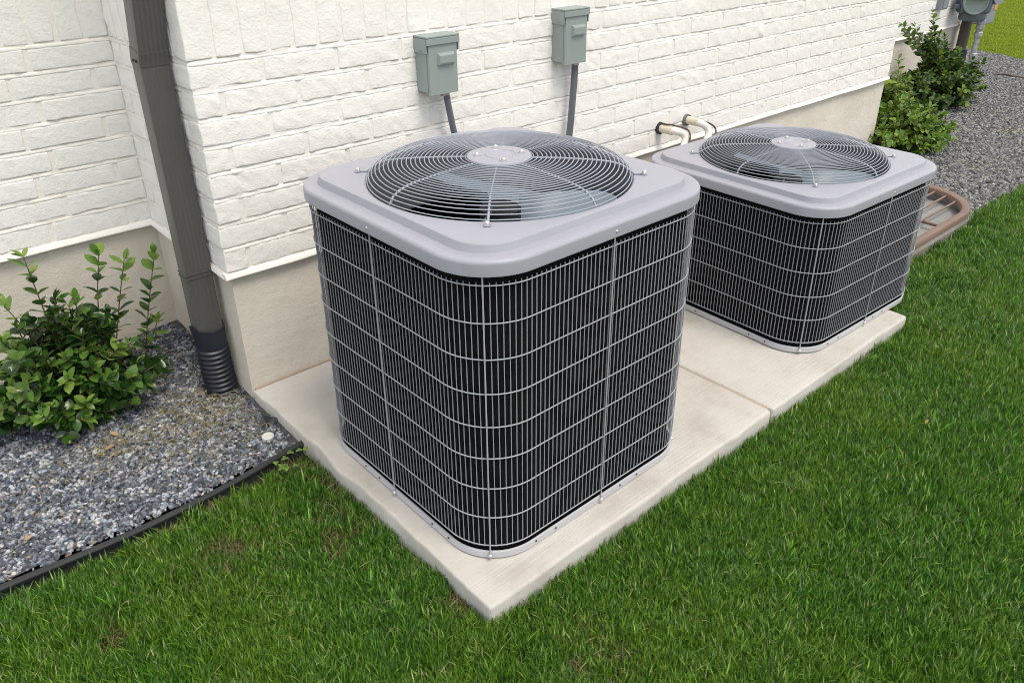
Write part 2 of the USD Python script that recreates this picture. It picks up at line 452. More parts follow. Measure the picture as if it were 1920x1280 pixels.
g = sheet(-60, 70, -60, 70, GZ - 0.03, 10)
obj("ground", g, M["farlawn"], kind="structure", label="green lawn ground reaching out to the horizon", cat="ground")
obj("lawn_soil", sheet(-3.2, 8.6, -4.2, -0.2, GZ, 0.05, 0.012, 3), M["soil"], kind="structure", label="bare soil under the near lawn", cat="soil")
left_z = lambda X, Y: 0.028 * np.clip((Y + 0.1) / 0.75, 0, 1) + 0.022 * np.exp(-((X - 0.0) ** 2 + (Y - BD) ** 2) / 0.05)
obj("gravel_bed", sheet(-3.0, 0.0, -0.335, BD + 0.03, GZ + 0.028, 0.03, 0.014, 5, left_z), M["gravelbase"], kind="structure", label="dark soil base of the gravel bed left of the pad", cat="gravel bed")
obj("gravel_path", sheet(PADR, 8.75, -0.97, 1.2, GZ + 0.016, 0.05, 0.012, 7), M["gravelbase"], kind="structure", label="dark base of the gravel strip right of the pad", cat="gravel path")
obj("gravel_yard", sheet(HX1 - 0.1, 9.1, 1.2, 7.0, GZ + 0.014, 0.1, 0.01, 8), M["gravelbase"], kind="structure", label="gravel strip round the far house corner", cat="gravel path")

# ------------------------------------------------------------------ concrete pad: two slabs and the joint
pad = thing("concrete_pad", "two broom-finished concrete slabs under the air conditioners", "concrete pad", kind="structure")


def slab(x0, x1, seed):
    hx, hy, hz = (x1 - x0) / 2, (-0.004 - PADF) / 2, 0.06
    b = gridbox([_cuts(hx, 0.012, 0.03), _cuts(hy, 0.012, 0.03), _cuts(hz, 0.012, 0.03)])
    b = round_off(b, (hx, hy, hz), 0.012)
    b.apply_translation([(x0 + x1) / 2, (PADF - 0.004) / 2, -hz])
    v = np.array(b.vertices)
    nz = meshkit.fbm(v * [7, 7, 7], 4, seed) - 0.5
    n2 = meshkit.fbm(v * [30, 30, 30], 3, seed + 9) - 0.5
    top = v[:, 2] > -0.02
    v[:, 2] += np.where(top, 0.003 * nz, 0)
    front = v[:, 1] < PADF + 0.02
    v[:, 1] += np.where(front, 0.008 * nz + 0.005 * n2, 0)
    if x0 < 0.05:
        left = v[:, 0] < x0 + 0.02
        v[:, 0] += np.where(left, 0.02 * nz + 0.006 * n2, 0)
    b.vertices = v
    return b


obj("slab", slab(0.0, JOINT - 0.004, 1), M["concrete"], pad, smooth=40)
obj("slab", slab(JOINT + 0.004, PADR, 2), M["concrete"], pad, smooth=40)
obj("joint", box(JOINT - 0.006, JOINT + 0.006, PADF + 0.02, -0.006, -0.05, -0.007), M["joint"], pad)
obj("wall_joint", box(0.01, PADR - 0.01, -0.010, 0.004, -0.05, 0.0025), M["joint"], pad)

# ------------------------------------------------------------------ house
house = thing("brick_house", "white painted brick house with beige foundation and stepped-out bay", "house")
hp = str(house.GetPath())


def noisy_box(x0, x1, y0, y1, z0, z1, step, amp, seed):
    h = np.array([(x1 - x0) / 2, (y1 - y0) / 2, (z1 - z0) / 2])
    cuts = [np.linspace(-k, k, max(2, int(2 * k / step) + 1)) for k in h]
    b = gridbox(cuts)
    b.apply_translation([(x0 + x1) / 2, (y0 + y1) / 2, (z0 + z1) / 2])
    v = np.array(b.vertices)
    n = meshkit.fbm(v * 22, 3, seed) - 0.5
    d = np.sign(v - [(x0 + x1) / 2, (y0 + y1) / 2, (z0 + z1) / 2])
    face = np.abs(v - [(x0 + x1) / 2, (y0 + y1) / 2, (z0 + z1) / 2]) > h - 1e-6
    b.vertices = v + np.where(face, d, 0) * (n * amp)[:, None]
    return b


BF = 0.012     # brick faces stand this far proud of the foundation plane
# wall cores: their faces are the mortar
bay_wall = obj("bay_wall", noisy_box(-0.0090, BX1 + 0.0090, -0.0090, BD + 0.2, HB + 0.004, HZ1, 0.022, 0.004, 11), M["mortar"], house, smooth=40)
back_wall = obj("back_wall", noisy_box(HX0, HX1, BD - 0.0090, HY1, HB + 0.004, HZ1, 0.05, 0.004, 12), M["mortar"], house, smooth=40)
obj("bay_foundation", noisy_box(0.0, BX1, 0.0, BD + 0.1, -0.3, HB - 0.002, 0.03, 0.003, 13), M["foundation"], house, smooth=30)
obj("back_foundation", noisy_box(HX0 + 0.01, HX1 - 0.01, BD, HY1 - 0.02, -0.3, HB - 0.002, 0.06, 0.003, 14), M["foundation"], house, smooth=30)
# sloped painted mortar strip under the lowest course
led = []


def strip(x0, x1, y, step=0.03, seed=0):
    n = int((x1 - x0) / step)
    xs = np.linspace(x0, x1, n + 1)
    prof = [(0.01, HB), (-BF - 0.010, HB), (-BF - 0.010, HB + 0.006), (-BF - 0.002, HB + 0.018), (0.01, HB + 0.018)]
    rings = []
    for x in xs:
        w = 0.004 * (meshkit.noise(np.array([x * 9, 3.3, seed])) - 0.5)
        rings.append(np.array([(x, y + a + (w if a < 0 else 0), b + (w * 0.6 if 0 < k < 4 else 0)) for k, (a, b) in enumerate(prof)]))
    return loft(rings, True, True)


def turned(mesh, x):
    """A strip or brick laid along x at y = 0 turned to the face x = X that looks to -x: its own +x runs to -y."""
    v = np.array(mesh.vertices)
    out = np.column_stack([x + v[:, 1], -v[:, 0], v[:, 2]])
    mm = mesh.copy(); mm.vertices = out
    return mm


obj("ledge", strip(-BF - 0.01, BX1 + BF + 0.01, 0.0, seed=1), M["ledge"], house, smooth=40)
obj("ledge", strip(HX0, -0.013, BD, seed=2), M["ledge"], house, smooth=40)
obj("ledge", strip(BX1 + 0.02, HX1, BD, seed=3), M["ledge"], house, smooth=40)
obj("ledge", turned(strip(-(BD - BF - 0.012), 0.0, 0.0, seed=4), 0.0), M["ledge"], house, smooth=40)

rng = random.Random(4)
CH = PITCH - 0.0125        # brick height
DEP = 0.085
bid = [0]


def brick(x0, x1, z0, z1, y, rough=1.0, step=0.016):
    """A hand-made brick, x0..x1, z0..z1, its front BF proud of the plane y, DEP deep."""
    bid[0] += 1
    hx, hz, hy = (x1 - x0) / 2, (z1 - z0) / 2, DEP / 2
    r = rng.uniform(0.0045, 0.0075)
    b = gridbox([_cuts(hx, r, step), np.array([-hy, -hy + 0.35 * r, -hy + r, hy]), _cuts(hz, r, step)])
    v = np.array(b.vertices)
    q = v.copy(); hh = np.array([hx, hy, hz])
    lim = hh - r
    q[:, 0] = np.clip(v[:, 0], -lim[0], lim[0]); q[:, 2] = np.clip(v[:, 2], -lim[2], lim[2]); q[:, 1] = np.maximum(v[:, 1], -lim[1])
    d = (v - q); n = np.linalg.norm(d, axis=1, keepdims=True)
    v = q + np.where(n > 1e-9, d / np.maximum(n, 1e-9), 0) * r
    c = np.array([(x0 + x1) / 2, y - BF + hy, (z0 + z1) / 2])
    s = bid[0] * 7.31
    w = v * 26 + s
    n1 = np.stack([0.6 * meshkit.fbm(w + k * 31.7, 3, 3 + k) + 0.5 * meshkit.fbm(w * 2.6 + k * 11.3, 2, 13 + k) - 0.55 for k in range(3)], -1)
    n2 = meshkit.fbm(v * 75 + s, 3, 9) - 0.5
    # creases: the V-shaped folds of a moulded brick
    fold = np.zeros(len(v))
    for _ in range(rng.choice([1, 2, 2, 3])):
        a = rng.uniform(-1.1, 1.1); px, pz = rng.uniform(-hx, hx) * 0.8, rng.uniform(-hz, hz) * 0.7
        dist = np.abs((v[:, 0] - px) * math.sin(a) - (v[:, 2] - pz) * math.cos(a)); along = (v[:, 0] - px) * math.cos(a) + (v[:, 2] - pz) * math.sin(a)
        fold += rng.uniform(-0.003, 0.002) * np.exp(-(dist / 0.006) ** 2) * np.exp(-(along / 0.03) ** 2)
    v = v + n1 * np.array([0.010, 0.0035, 0.0085]) * rough
    frontness = np.clip((-v[:, 1] - hy + 0.012) / 0.012, 0, 1)
    v[:, 1] += frontness * (n2 * 0.006 + fold * 2.2) * rough + rng.uniform(-0.0012, 0.0012)
    tilt = rng.uniform(-0.006, 0.006)
    v[:, 2] += v[:, 0] * tilt
    b.vertices = v + c
    return b


def bricks_in_row(x0, x1, first, pitch=0.243):
    xs = [x0]; x = x0 + first
    while x < x1 - 0.06:
        xs.append(x + rng.uniform(-0.006, 0.006)); x += pitch
    xs.append(x1)
    return [(a + 0.006, b - 0.006) for a, b in zip(xs[:-1], xs[1:])]


loose = []       # bricks outside the picture, joined into one part


def lay(mesh, parent, seen, m):
    if seen:
        obj("brick", mesh, m, parent, smooth=True)
    else:
        loose.append(mesh)


Z0 = HB + 0.014
rows = [(Z0 + k * PITCH + 0.006, Z0 + k * PITCH + 0.006 + CH) for k in range(8)]
XL = -BF
for k, (a, b) in enumerate(rows):
    header = (7 - k) % 2 == 1
    # bay front
    end_h = header
    for (p, q) in bricks_in_row(XL, BX1 + BF, (0.082 if header else 0.219)):
        lay(brick(p if p > XL + 0.01 else XL + rng.uniform(-0.003, 0.002), q if q < BX1 else BX1 + BF, a, b, 0.0), bay_wall, True, M["brick"])
    # return: own +x runs to -y from the inner corner; at the outer corner the front bricks show their ends
    for (p, q) in bricks_in_row(-(BD - BF), 0.0, 0.17 if header else 0.09):
        e = -0.078
        if p > e - 0.03:
            continue
        q = min(q, e) if q > e - 0.05 else q
        lay(turned(brick(p, q, a, b, 0.0), 0.0), bay_wall, True, M["brick2"])
    # wall left of the bay
    row = bricks_in_row(-2.9, -0.004, 0.0 + (0.243 * 11 + (0.077 if header else 0.14)) % 0.243 + 0.06)
    for (p, q) in row:
        lay(brick(p, q, a, b, BD, step=0.025 if q > -0.8 else 0.06), back_wall, q > -0.75, M["brick2"])
    # wall beyond the bay
    for (p, q) in bricks_in_row(BX1 + 0.02, HX1 + BF, 0.2 if header else 0.1):
        lay(brick(p, q, a, b, BD, step=0.045), back_wall, q > 5.7 and a < 0.80, M["brick2"])
# bed joints: mortar struck back under the upper brick and flush at the lower one
def bed(x0, x1, zl, zu, y, seed, step=0.012):
    n = max(2, int((x1 - x0) / step)); xs = np.linspace(x0, x1, n + 1)
    a = meshkit.fbm(np.stack([xs * 38, xs * 0 + seed, xs * 0], -1), 3, 5) - 0.5
    b = meshkit.fbm(np.stack([xs * 30, xs * 0 + seed + 50, xs * 0], -1), 3, 6) - 0.5
    c = meshkit.fbm(np.stack([xs * 9, xs * 0 + seed + 90, xs * 0], -1), 2, 7) - 0.5
    rings = []
    for x, p, q, w in zip(xs, a, b, c):
        rings.append(np.array([(x, y + 0.004, zu + 0.003), (x, y - BF + 0.0042 + 0.003 * p, zu + 0.0005 + 0.003 * w), (x, y - BF + 0.0022 + 0.004 * q, (zl + zu) / 2 + 0.003 * p), (x, y - BF + 0.0003 + 0.0035 * q, zl + 0.001 + 0.005 * q), (x, y - BF + 0.003, zl - 0.002), (x, y + 0.004, zl - 0.003)]))
    return loft(rings, True, True)


for k in range(8):
    zl, zu = rows[k][1], (rows[k + 1][0] if k < 7 else HS + 0.006)
    obj("bed_joint", bed(XL + 0.004, BX1 + BF - 0.004, zl, zu, 0.0, k), M["mortar"], bay_wall, smooth=50)
    obj("bed_joint", turned(bed(-(BD - BF), BF - 0.004, zl, zu, 0.0, k + 20), 0.0), M["mortar"], bay_wall, smooth=50)
    obj("bed_joint", bed(-2.9, -0.006, zl, zu, BD, k + 40), M["mortar"], back_wall, smooth=50)
    obj("bed_joint", bed(BX1 + 0.02, HX1, zl, zu, BD, k + 60, 0.03), M["mortar"], back_wall, smooth=50)
# soldier course
sz0, sz1 = HS + 0.006, HS + 0.243
def soldiers(x0, x1):
    n = int(round((x1 - x0) / 0.0815)); xs = np.linspace(x0, x1, n + 1)
    return [(xs[i] + 0.005 + rng.uniform(-.001, .001), xs[i + 1] - 0.005 + rng.uniform(-.001, .001)) for i in range(n)]
for (p, q) in soldiers(XL, BX1 + BF):
    lay(brick(p if p > XL + 0.01 else XL, q, sz0, sz1, 0.0, step=0.025), bay_wall, p < 2.0, M["brick"])
for (p, q) in soldiers(-(BD - BF), 0.0):
    if q > -0.06:
        continue
    lay(turned(brick(p, min(q, -0.08), sz0, sz1, 0.0, step=0.03), 0.0), bay_wall, True, M["brick2"])
for (p, q) in soldiers(-2.9, -0.004):
    lay(brick(p, q, sz0, sz1, BD, step=0.03 if q > -.7 else .1), back_wall, q > -0.55, M["brick2"])
for (p, q) in soldiers(BX1 + 0.02, HX1):
    lay(brick(p, q, sz0, sz1, BD, step=0.1), back_wall, False, M["brick2"])
z = sz1 + 0.005
k = 0
while z < HZ1 - 0.09:
    for (p, q) in bricks_in_row(XL, BX1 + BF, 0.12 if k % 2 else 0.219):
        lay(brick(p, q, z + .005, z + .005 + CH, 0.0, step=0.12), bay_wall, False, None)
    for (p, q) in bricks_in_row(-2.9, -0.004, 0.12 if k % 2 else 0.219) + bricks_in_row(BX1 + 0.02, HX1, 0.12 if k % 2 else 0.219):
        lay(brick(p, q, z + .005, z + .005 + CH, BD, step=0.12), back_wall, False, None)
    for (p, q) in bricks_in_row(-(BD - BF), -0.07, 0.12 if k % 2 else 0.219):
        lay(turned(brick(p, q, z + .005, z + .005 + CH, 0.0, step=0.12), 0.0), bay_wall, False, None)
    z += PITCH; k += 1
obj("upper_bricks", cat_(loose), M["brick2"], house, smooth=True, kind="stuff")

# ------------------------------------------------------------------ air conditioners
def air_conditioner(label, x, y, W, H, R, rotz, intervals, fan_angle, guard_r, spoke0, no_rod=()):
    t = thing("air_conditioner", label, "air conditioner", (x, y, 0), rotz, group=None)
    h = W / 2
    # base pan
    o, hr = h - 0.0025, R
    prof = [(o - 0.03, 0.002), (o - 0.004, 0.002), (o, 0.005), (o + 0.001, 0.024), (o - 0.0005, 0.026), (o - 0.0035, 0.026), (o - 0.0045, 0.024), (o - 0.0045, 0.006)]
    obj("pan_floor", loft([rsq_ring(o - 0.004, R - 0.004, 0.007), rsq_ring(o - 0.2, 0.05, 0.007)]), M["coil"], t)
    obj("base_pan", loft([rsq_ring(a, max(R - (o - a), 0.03), zz) for a, zz in prof], False, False), M["pan"], t, smooth=35)
    hole = []
    for dx in (0.10, 0.17, 0.42, 0.49):
        for sx in (0, 1):
            c = np.array([-h + dx + 0.06, -o - 0.0012, 0.017]) if sx == 0 else np.array([-o - 0.0012, -h + dx + 0.06, 0.017])
            s = trimesh.creation.icosphere(1, 0.0028); s.apply_translation(c); hole.append(s)
    obj("drain_holes", cat_(hole), M["black"], t)
    # coil: dark fins behind the guard
    c = h - 0.019
    rc = R - 0.016
    zt = H - 0.028
    obj("coil", loft([rsq_ring(c, rc, 0.008), rsq_ring(c, rc, zt)]), M["coil"], t, smooth=40)
    obj("inner_liner", loft([rsq_ring(c - 0.02, rc - 0.02, zt), rsq_ring(c - 0.02, rc - 0.02, 0.03)], True, False), M["coil"], t, smooth=40)
    # wire guard
    gh, gr = h - 0.0055, R - 0.003
    zb, zg = 0.046, H - 0.060
    per = 2 * math.pi * gr + 8 * (gh - gr)
    nv = int(round(per / 0.0142 / 8)) * 8
    pts = rsq_path(gh, gr, nv)
    wires = MB()
    rw = 0.0012
    for (px, py) in pts:
        tb = tube([(px, py, zb - 0.006), (px, py, zg + 0.006)], rw, 6, cap=False)
        wires.add(tb.vertices, tb.faces)
    obj("guard_wires", wires.mesh(), M["thinwire"], t, smooth=True, kind="stuff")
    out = rsq_path(gh + 0.0030, gr + 0.003, 200)
    for zz in np.linspace(zb, zg, intervals + 1):
        obj("guard_ring", tube(np.column_stack([out, np.full(len(out), zz)]), 0.0016, 6, closed=True), M["wire"], t, smooth=True)
    # hold-down rods at the corners and the middles of the sides, with a screwed eye at each end
    for k in range(8):
        if k in no_rod:
            continue
        a = k * math.pi / 4
        rr = float(rsq_radius(np.array([a]), gh + 0.006, gr + 0.006)[0])
        px, py = rr * math.cos(a), rr * math.sin(a)
        ux, uy = math.cos(a), math.sin(a)
        rod = obj("guard_rod", tube([(px, py, 0.016), (px, py, H - 0.022)], 0.0019, 8), M["wire"], t, smooth=True)
        for zz in (0.016, H - 0.022):
            e = trimesh.creation.icosphere(2, 0.0065); e.apply_scale([1, 1, 0.9]); e.apply_translation([px + ux * 0.001, py + uy * 0.001, zz])
            obj("rod_screw", e, M["screw"], rod, smooth=True)
    # top cap
    ho = h + 0.006
    Ro = guard_r + 0.006
    def sq(inset, z, rmin=0.06):
        return rsq_ring(ho - inset, max(R + 0.004 - inset * 1.15, rmin), z)
    ring = [sq(0.004, H - 0.036), sq(0.001, H - 0.0365), sq(0.0, H - 0.034), sq(0.0, H - 0.010), sq(0.0008, H - 0.006), sq(0.003, H - 0.0025), sq(0.0065, H - 0.0004),
            sq(0.018, H + 0.0010), sq(0.037, H - 0.0008), sq(0.040, H - 0.0008), sq(0.0415, H + 0.001), sq(0.0445, H + 0.0150), sq(0.0465, H + 0.0182), sq(0.051, H + 0.0195)]
    last = ring[-1]
    end = circ_ring(Ro + 0.004, H + 0.0195)
    for f in (0.33, 0.66):
        ring.append(last * (1 - f) + end * f)
    ring += [end, circ_ring(Ro, H + 0.019), circ_ring(Ro - 0.003, H + 0.016), circ_ring(Ro - 0.004, H + 0.006)]
    obj("top_cap", loft(ring), M["cap"], t, smooth=28)
    obj("cap_liner", loft([sq(0.006, H - 0.036), sq(0.0065, H - 0.010), rsq_ring(ho - 0.05, R - 0.03, H - 0.004), circ_ring(Ro - 0.002, H + 0.002)][::-1]), M["coil"], t, smooth=40)
    obj("fan_shroud", loft([circ_ring(Ro - 0.004, H + 0.006, 128), circ_ring(Ro - 0.008, H - 0.01, 128), circ_ring(Ro - 0.010, H - 0.15, 128)]), M["shroud"], t, smooth=True)
    # domed fan guard
    gr0, hub_r = guard_r, 0.083
    zr = H + 0.0195
    prof_r = np.array([gr0, gr0 - 0.004, gr0 - 0.016, gr0 - 0.04, gr0 - 0.08, gr0 - 0.14, gr0 - 0.2, hub_r, 0.0])
    prof_z = np.array([0.002, 0.012, 0.024, 0.034, 0.040, 0.0435, 0.0455, 0.0462, 0.0462]) + zr - 0.0
    arc = np.concatenate([[0], np.cumsum(np.hypot(np.diff(prof_r[:-1]), np.diff(prof_z[:-1])))])
    nr = 24
    u = np.linspace(0.0, arc[-1] - 0.004, nr)
    rr, zz = np.interp(u, arc, prof_r[:-1]), np.interp(u, arc, prof_z[:-1])
    rings = MB()
    for a_, b_ in zip(rr, zz):
        tb = tube(circ_ring(a_, b_, 120), 0.00145, 6, closed=True)
        rings.add(tb.vertices, tb.faces)
    obj("fan_guard_rings", rings.mesh(), M["grille"], t, smooth=True, kind="stuff")
    for k in range(8):
        a = spoke0 + k * math.pi / 4
        long = k % 2 == 0
        us = np.linspace(0, arc[-1], 14)
        rs, zs = np.interp(us, arc, prof_r[:-1]), np.interp(us, arc, prof_z[:-1])
        path = [(q_ * math.cos(a), q_ * math.sin(a), w_ - 0.0036) for q_, w_ in zip(rs, zs)]
        if long:
            path = [((gr0 + 0.036) * math.cos(a), (gr0 + 0.036) * math.sin(a), zr + 0.003), ((gr0 + 0.008) * math.cos(a), (gr0 + 0.008) * math.sin(a), zr + 0.003)] + path[1:]
        sp = obj("guard_spoke", tube(path, 0.0029, 8), M["grille"], t, smooth=True)
        if long:
            cx_, cy_ = (gr0 + 0.032) * math.cos(a), (gr0 + 0.032) * math.sin(a)
            clip = trimesh.creation.cylinder(0.0085, 0.004, sections=16); clip.apply_translation([cx_, cy_, zr + 0.004])
            head = trimesh.creation.icosphere(2, 0.0065); head.apply_scale([1, 1, 0.7]); head.apply_translation([cx_, cy_, zr + 0.0085])
            obj("spoke_screw", cat_([clip, head]), M["screw"], sp, smooth=30)
    zh = prof_z[-1]
    disc = loft([circ_ring(hub_r - 0.002, zh - 0.006, 64), circ_ring(hub_r, zh - 0.004, 64), circ_ring(hub_r, zh + 0.0015, 64), circ_ring(hub_r - 0.003, zh + 0.004, 64), circ_ring(0.044, zh + 0.005, 64), circ_ring(0.042, zh + 0.003, 64), circ_ring(0.036, zh + 0.003, 64), circ_ring(0.034, zh + 0.005, 64), circ_ring(0.004, zh + 0.005, 64)], True, True)
    hub = obj("guard_hub", disc, M["cap"], t, smooth=40)
    for k in range(4):
        a = spoke0 + 0.25 + k * math.pi / 2
        s1 = trimesh.creation.cylinder(0.0095, 0.003, sections=18); s1.apply_translation([0.058 * math.cos(a), 0.058 * math.sin(a), zh + 0.006])
        s2 = trimesh.creation.icosphere(2, 0.0062); s2.apply_scale([1, 1, 0.8]); s2.apply_translation([0.058 * math.cos(a), 0.058 * math.sin(a), zh + 0.009])
        obj("hub_screw", cat_([s1, s2]), M["screw"], hub, smooth=30)
    # fan
    fan_z = H - 0.085
    fan = obj("fan_hub", loft([circ_ring(0.055, fan_z - 0.03, 40), circ_ring(0.055, fan_z + 0.012, 40), circ_ring(0.045, fan_z + 0.018, 40)], True, True), M["black"], t, smooth=35)
    mo = loft([circ_ring(0.075, fan_z - 0.20, 40), circ_ring(0.078, fan_z - 0.19, 40), circ_ring(0.078, fan_z - 0.06, 40), circ_ring(0.06, fan_z - 0.045, 40)], True, True)
    obj("fan_motor", mo, M["black"], t, smooth=35)
    for k in range(3):
        a0 = fan_angle + k * 2 * math.pi / 3
        nu, nw = 14, 12
        P = np.zeros((nu + 1, nw + 1, 3))
        for i in range(nu + 1):
            f = i / nu
            rad = 0.05 + f * (guard_r - 0.028 - 0.05)
            half = 0.40 + 0.28 * f ** 0.8
            if f > 0.85:
                half *= math.sqrt(max(0.02, 1 - ((f - 0.85) / 0.15) ** 2 * 0.35))
            sweep = -0.28 * f * f
            for j in range(nw + 1):
                w = j / nw * 2 - 1
                a = a0 + sweep + w * half
                P[i, j] = (rad * math.cos(a), rad * math.sin(a), fan_z - 0.01 + w * (0.052 - 0.012 * f) - 0.016 * (1 - w * w))
        i, j = np.meshgrid(np.arange(nu), np.arange(nw), indexing="ij")
        q = np.stack([i * (nw + 1) + j, (i + 1) * (nw + 1) + j, (i + 1) * (nw + 1) + j + 1, i * (nw + 1) + j + 1], -1).reshape(-1, 4)
        top = P.reshape(-1, 3); bot = top - [0, 0, 0.0016]
        n0 = len(top)
        F = np.vstack([q, q[:, ::-1] + n0])
        # rim
        bd = [(0, j) for j in range(nw)] + [(i, nw) for i in range(nu)] + [(nu, j) for j in range(nw, 0, -1)] + [(i, 0) for i in range(nu, 0, -1)]
        ids = [i * (nw + 1) + j for i, j in bd]
        F = np.vstack([F, [[a, b, b + n0, a + n0] for a, b in zip(ids, ids[1:] + ids[:1])]])
        obj("fan_blade", (np.vstack([top, bot]), F), M["blade"], t, smooth=40)
    return t


air_conditioner("taller grey air conditioner with wire guard, nearest on the concrete pad", 0.453, -0.781, 0.80, 0.819, 0.143, 0.0, 8, math.radians(-52), 0.338, math.radians(45))
air_conditioner("shorter grey air conditioner behind the tall one, at the pad's far end", 1.9515, -0.7646, 0.8282, 0.5593, 0.1404, -0.0371, 5, math.radians(-62), 0.346, math.radians(45), (4,))

# ------------------------------------------------------------------ disconnect boxes and conduits
def disconnect(label, x0, x1, z0, z1, conduit, fit):
    d = 0.068
    t = thing("disconnect_box", label, "electrical box", (x0, -BF, z0), group=None)
    w, hh = x1 - x0, z1 - z0
    obj("body", box(0.002, w - 0.002, -d + 0.010, 0.008, 0.004, hh - 0.004, 0.002), M["ebox"], t, smooth=40)
    obj("front_cover", box(0.006, w - 0.006, -d - 0.001, -d + 0.011, -0.006, hh - 0.020, 0.002), M["ebox"], t, smooth=40)
    # hood: top plate, front lip and two ears
    hood = [box(-0.003, w + 0.003, -d - 0.006, 0.006, hh - 0.004, hh + 0.002, 0.0015), box(-0.003, w + 0.003, -d - 0.006, -d - 0.0015, hh - 0.026, hh - 0.005, 0.0015)]
    for sx in (-0.003, w - 0.0005):
        hood.append(box(sx, sx + 0.0035, -d - 0.001, 0.004, hh - 0.052, hh - 0.005, 0.0012))
    obj("hood", cat_(hood), M["ebox"], t, smooth=40)
    for sx in (-0.004, w + 0.004):
        s = trimesh.creation.icosphere(1, 0.003); s.apply_translation([sx, -d + 0.028, hh - 0.044]); obj("rivet", s, M["ebox"], t, smooth=True)
    # raised handle on the cover
    cx, cz, a, b = w * 0.57, hh * 0.60, 0.036, 0.021
    def rect(a, b, y):
        return np.array([(cx - a, y, cz - b), (cx + a, y, cz - b), (cx + a, y, cz + b), (cx - a, y, cz + b)])
    obj("handle", loft([rect(a, b, -d), rect(a - 0.003, b - 0.003, -d - 0.007), rect(a - 0.007, b - 0.009, -d - 0.0125)], True), M["ebox"], t)
    obj("latch", box(w * 0.42, w * 0.62, -d - 0.004, -d + 0.012, -0.012, -0.004, 0.001), M["fitting"], t)
    if fit:
        p = np.array(conduit[0]) - [x0, -BF, z0]
        obj("conduit_fitting", tube([p + [0, 0, 0.012], p + [0, 0, -0.004], p + [0.001, 0, -0.012], p + [0.002, 0, -0.016]], [0.020, 0.020, 0.017, 0.0145], 14), M["fitting"], t, smooth=40)
    path = smoothpath([np.array(q) - [x0, -BF, z0] for q in conduit], 50)
    obj("conduit", tube(path, 0.0115 if fit else 0.0135, 12), M["conduit"], t, smooth=40)
    return t


disconnect("grey electrical box on the white wall, with a round-fitted sloping conduit, left of its pair", 0.747, 0.878, 0.883, 1.067,
           [(0.835, -0.055, 0.888), (0.842, -0.056, 0.84), (0.856, -0.058, 0.76), (0.870, -0.07, 0.66), (0.86, -0.12, 0.5), (0.82, -0.22, 0.34), (0.80, -0.36, 0.26)], True)
disconnect("grey electrical box on the white wall, set higher over a straight conduit", 1.385, 1.513, 0.902, 1.097,
           [(1.478, -0.05, 0.905), (1.476, -0.05, 0.83), (1.464, -0.05, 0.68), (1.455, -0.05, 0.56), (1.46, -0.07, 0.36), (1.54, -0.16, 0.20), (1.64, -0.26, 0.18), (1.70, -0.37, 0.18)], False)

# ------------------------------------------------------------------ refrigerant lines
def line_set(label, x, z, path, cable, sleeve):
    t = thing("refrigerant_line", label, "pipe", (x, 0, z))
    o = np.array([x, 0, z])
    obj("wall_collar", tube([(0, 0.01, 0), (0, -BF - 0.012, 0)], [0.030, 0.027], 20), M["black"] if sleeve else M["fitting"], t, smooth=40)
    obj("sleeve", tube([(0, -0.01, 0), (0, -0.05, 0), (0, -0.088, 0)], 0.0190, 18), M["pvc_beige"], t, smooth=40)
    obj("insulated_pipe", tube(smoothpath([np.array(p) - o for p in path], 60), 0.0168, 16), M["pvc"], t, smooth=40)
    obj("cable", tube(smoothpath([np.array(p) - o for p in cable], 60), 0.0042, 8), M["cable"], t, smooth=40)


line_set("left white insulated pipe curving from the wall behind the far unit, dark collar", 2.088, 0.519,
         [(2.088, -0.070, 0.519), (2.098, -0.100, 0.518), (2.128, -0.125, 0.503), (2.122, -0.140, 0.472), (2.080, -0.150, 0.430), (2.045, -0.16, 0.38), (2.02, -0.19, 0.29)],
         [(2.086, -0.012, 0.545), (2.086, -0.05, 0.543), (2.098, -0.09, 0.543), (2.140, -0.135, 0.524), (2.126, -0.162, 0.488), (2.084, -0.173, 0.444), (2.045, -0.182, 0.39)], True)
line_set("right white insulated pipe curving from the wall behind the far unit, loose cable loop", 2.288, 0.523,
         [(2.288, -0.060, 0.523), (2.292, -0.090, 0.520), (2.318, -0.115, 0.498), (2.312, -0.130, 0.462), (2.265, -0.140, 0.425), (2.20, -0.15, 0.375), (2.15, -0.2, 0.30)],
         [(2.325, -0.08, 0.520), (2.350, -0.10, 0.512), (2.390, -0.11, 0.485), (2.385, -0.12, 0.458), (2.35, -0.13, 0.440), (2.30, -0.15, 0.40), (2.25, -0.2, 0.33)], False)

# ------------------------------------------------------------------ downspout and its hose
def spout_ring(w, d, ribs=5, depth=0.0018):
    """Outline of a ribbed rectangular pipe, centred, x width w, y depth d."""
    pts = []
    def side(p0, p1, nrm, ribs):
        p0, p1 = np.array(p0), np.array(p1)
        n = max(ribs, 1) * 6
        for k in range(n):
            f = k / n
            q = p0 + (p1 - p0) * f
            edge = 0.10
            amp = 0 if ribs == 0 or f < edge or f > 1 - edge else depth * (0.5 - 0.5 * math.cos((f - edge) / (1 - 2 * edge) * ribs * 2 * math.pi))
            pts.append(q - np.array(nrm) * amp)
    r = 0.0015
    side((-w / 2 + r, -d / 2), (w / 2 - r, -d / 2), (0, -1), ribs)
    side((w / 2, -d / 2 + r), (w / 2, d / 2 - r), (1, 0), 0)
    side((w / 2 - r, d / 2), (-w / 2 + r, d / 2), (0, 1), ribs)
    side((-w / 2, d / 2 - r), (-w / 2, -d / 2 + r), (-1, 0), 0)
    return np.array(pts)


